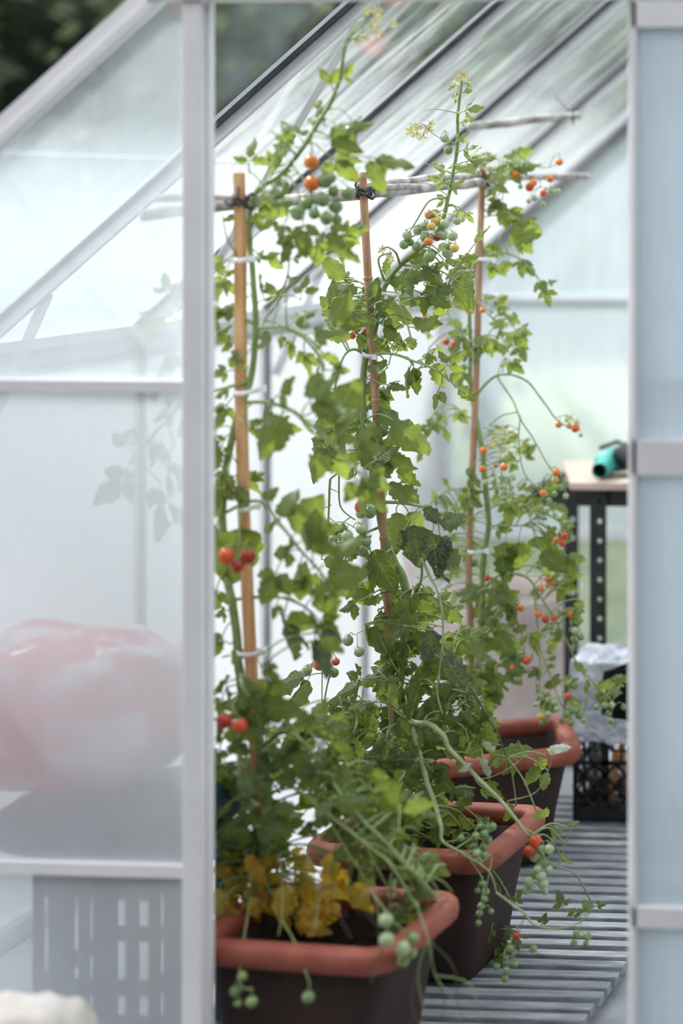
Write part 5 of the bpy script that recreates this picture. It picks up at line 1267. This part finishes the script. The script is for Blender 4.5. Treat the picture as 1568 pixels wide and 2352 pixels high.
tree('flowering_shrub', 'tall shrub with red blooms seen through the clear top pane beside the post', 'shrub', (-1.35, 4.6, G0), 3.2, 0.75, 1.3, 5000, 'shrub', 0.11, 3, LB, flowers=22, core=0.6, coremat='farhedge')
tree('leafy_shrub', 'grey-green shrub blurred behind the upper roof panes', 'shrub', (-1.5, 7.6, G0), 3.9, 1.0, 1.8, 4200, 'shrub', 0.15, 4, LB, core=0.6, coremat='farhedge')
tree('leafy_shrub', 'grey-green shrub blurred behind the back gable glass', 'shrub', (-0.2, 9.2, G0), 3.2, 0.85, 1.5, 3200, 'shrub', 0.14, 5, LB, core=0.6, coremat='farhedge')
# hedges; the front and right ones are unseen, added to block light
def hedge(label, x0, y0, x1, y1, h, seed, mat='hedgemass'):
    m = MB(); vs = []; fs = []
    n = 60; k = 24
    prof = [(0, 0)] + [(0, h * i / k) for i in range(1, k + 1)] + [(1, h), (1, 0)]
    d = Vector((x1 - x0, y1 - y0, 0)); L = d.length; d.normalize(); sd = Vector((-d.y, d.x, 0)); q = len(prof)
    for i in range(n + 1):
        for (a, z) in prof:
            p = Vector((x0, y0, G0)) + d * (L * i / n) - sd * (1.2 * a) + Vector((0, 0, z))
            w = noise.noise(p * 1.3 + Vector((seed, 0, 0))) * 0.35 + noise.noise(p * 5) * 0.15
            vs.append(p - sd * w * (1 if a == 0 else -1))
    for i in range(n):
        for j in range(q - 1):
            a = i*q + j; fs.append((a, a + q, a + q + 1, a + 1))
    m.add(vs, fs)
    return m.build('clipped_hedge', M[mat], None, label=label, cat='hedge')
hedge('unseen tall dark hedge added facing the greenhouse door to block front light', -6, -4.7, 9, -4.7, 5.0, 1)
hedge('unseen tall dark hedge added on the right of the greenhouse to block light', 7.5, -6, 7.5, 9, 5.5, 2)
hedge('distant grey-green hedge beyond the lawn behind the greenhouse', -14, 17, 8, 17, 3.6, 3, 'farhedge')

# ------------------------------------------------------------------ light
w = bpy.data.worlds.new('Sky'); SC.world = w; w.use_nodes = True
nt = w.node_tree; bg = nt.nodes['Background']
sky = nt.nodes.new('ShaderNodeTexSky'); sky.sky_type = 'NISHITA'; sky.sun_disc = False
sky.sun_elevation = math.radians(48); sky.sun_rotation = math.radians(-52); sky.air_density = 1.0; sky.dust_density = 3.0
mixw = nt.nodes.new('ShaderNodeMix'); mixw.data_type = 'RGBA'; mixw.inputs[0].default_value = 0.85
nt.links.new(sky.outputs[0], mixw.inputs[6]); mixw.inputs[7].default_value = (3.2, 3.22, 3.36, 1)
nt.links.new(mixw.outputs[2], bg.inputs[0]); bg.inputs[1].default_value = 0.29
sd = bpy.data.lights.new('Sun', 'SUN'); sd.energy = 3.0; sd.angle = math.radians(1.2); sd.color = (1.0, 0.97, 0.93)
so = bpy.data.objects.new('Sun', sd); COL.objects.link(so)
SUN = Vector((-0.70, 0.42, 0.85)).normalized()
so.rotation_euler = (-SUN).to_track_quat('-Z', 'Y').to_euler(); so.location = (-4, 4, 8)

# ------------------------------------------------------------------ camera
cd = bpy.data.cameras.new('Camera'); co = bpy.data.objects.new('Camera', cd); COL.objects.link(co)
co.location = CAM; co.rotation_euler = (PI / 2, 0, PSI)
cd.sensor_fit = 'VERTICAL'; cd.sensor_height = 36.0; cd.lens = FPX / 2352 * 36.0
cd.shift_x = (784 - PPX) / 2352; cd.shift_y = (HORIZ - 1176) / 2352
cd.clip_start = 0.05; cd.clip_end = 200
cd.dof.use_dof = True; cd.dof.focus_distance = 0.72 - CAM.y + 0.10
cd.dof.aperture_fstop = cd.lens / 1000 / 0.052
SC.camera = co
SC.view_settings.view_transform = 'Standard'; SC.view_settings.look = 'None'
SC.view_settings.exposure = 1.4; SC.view_settings.gamma = 1.0; SC.view_settings.use_curve_mapping = False
SC.cycles.transparent_max_bounces = 24
SC.cycles.max_bounces = 10
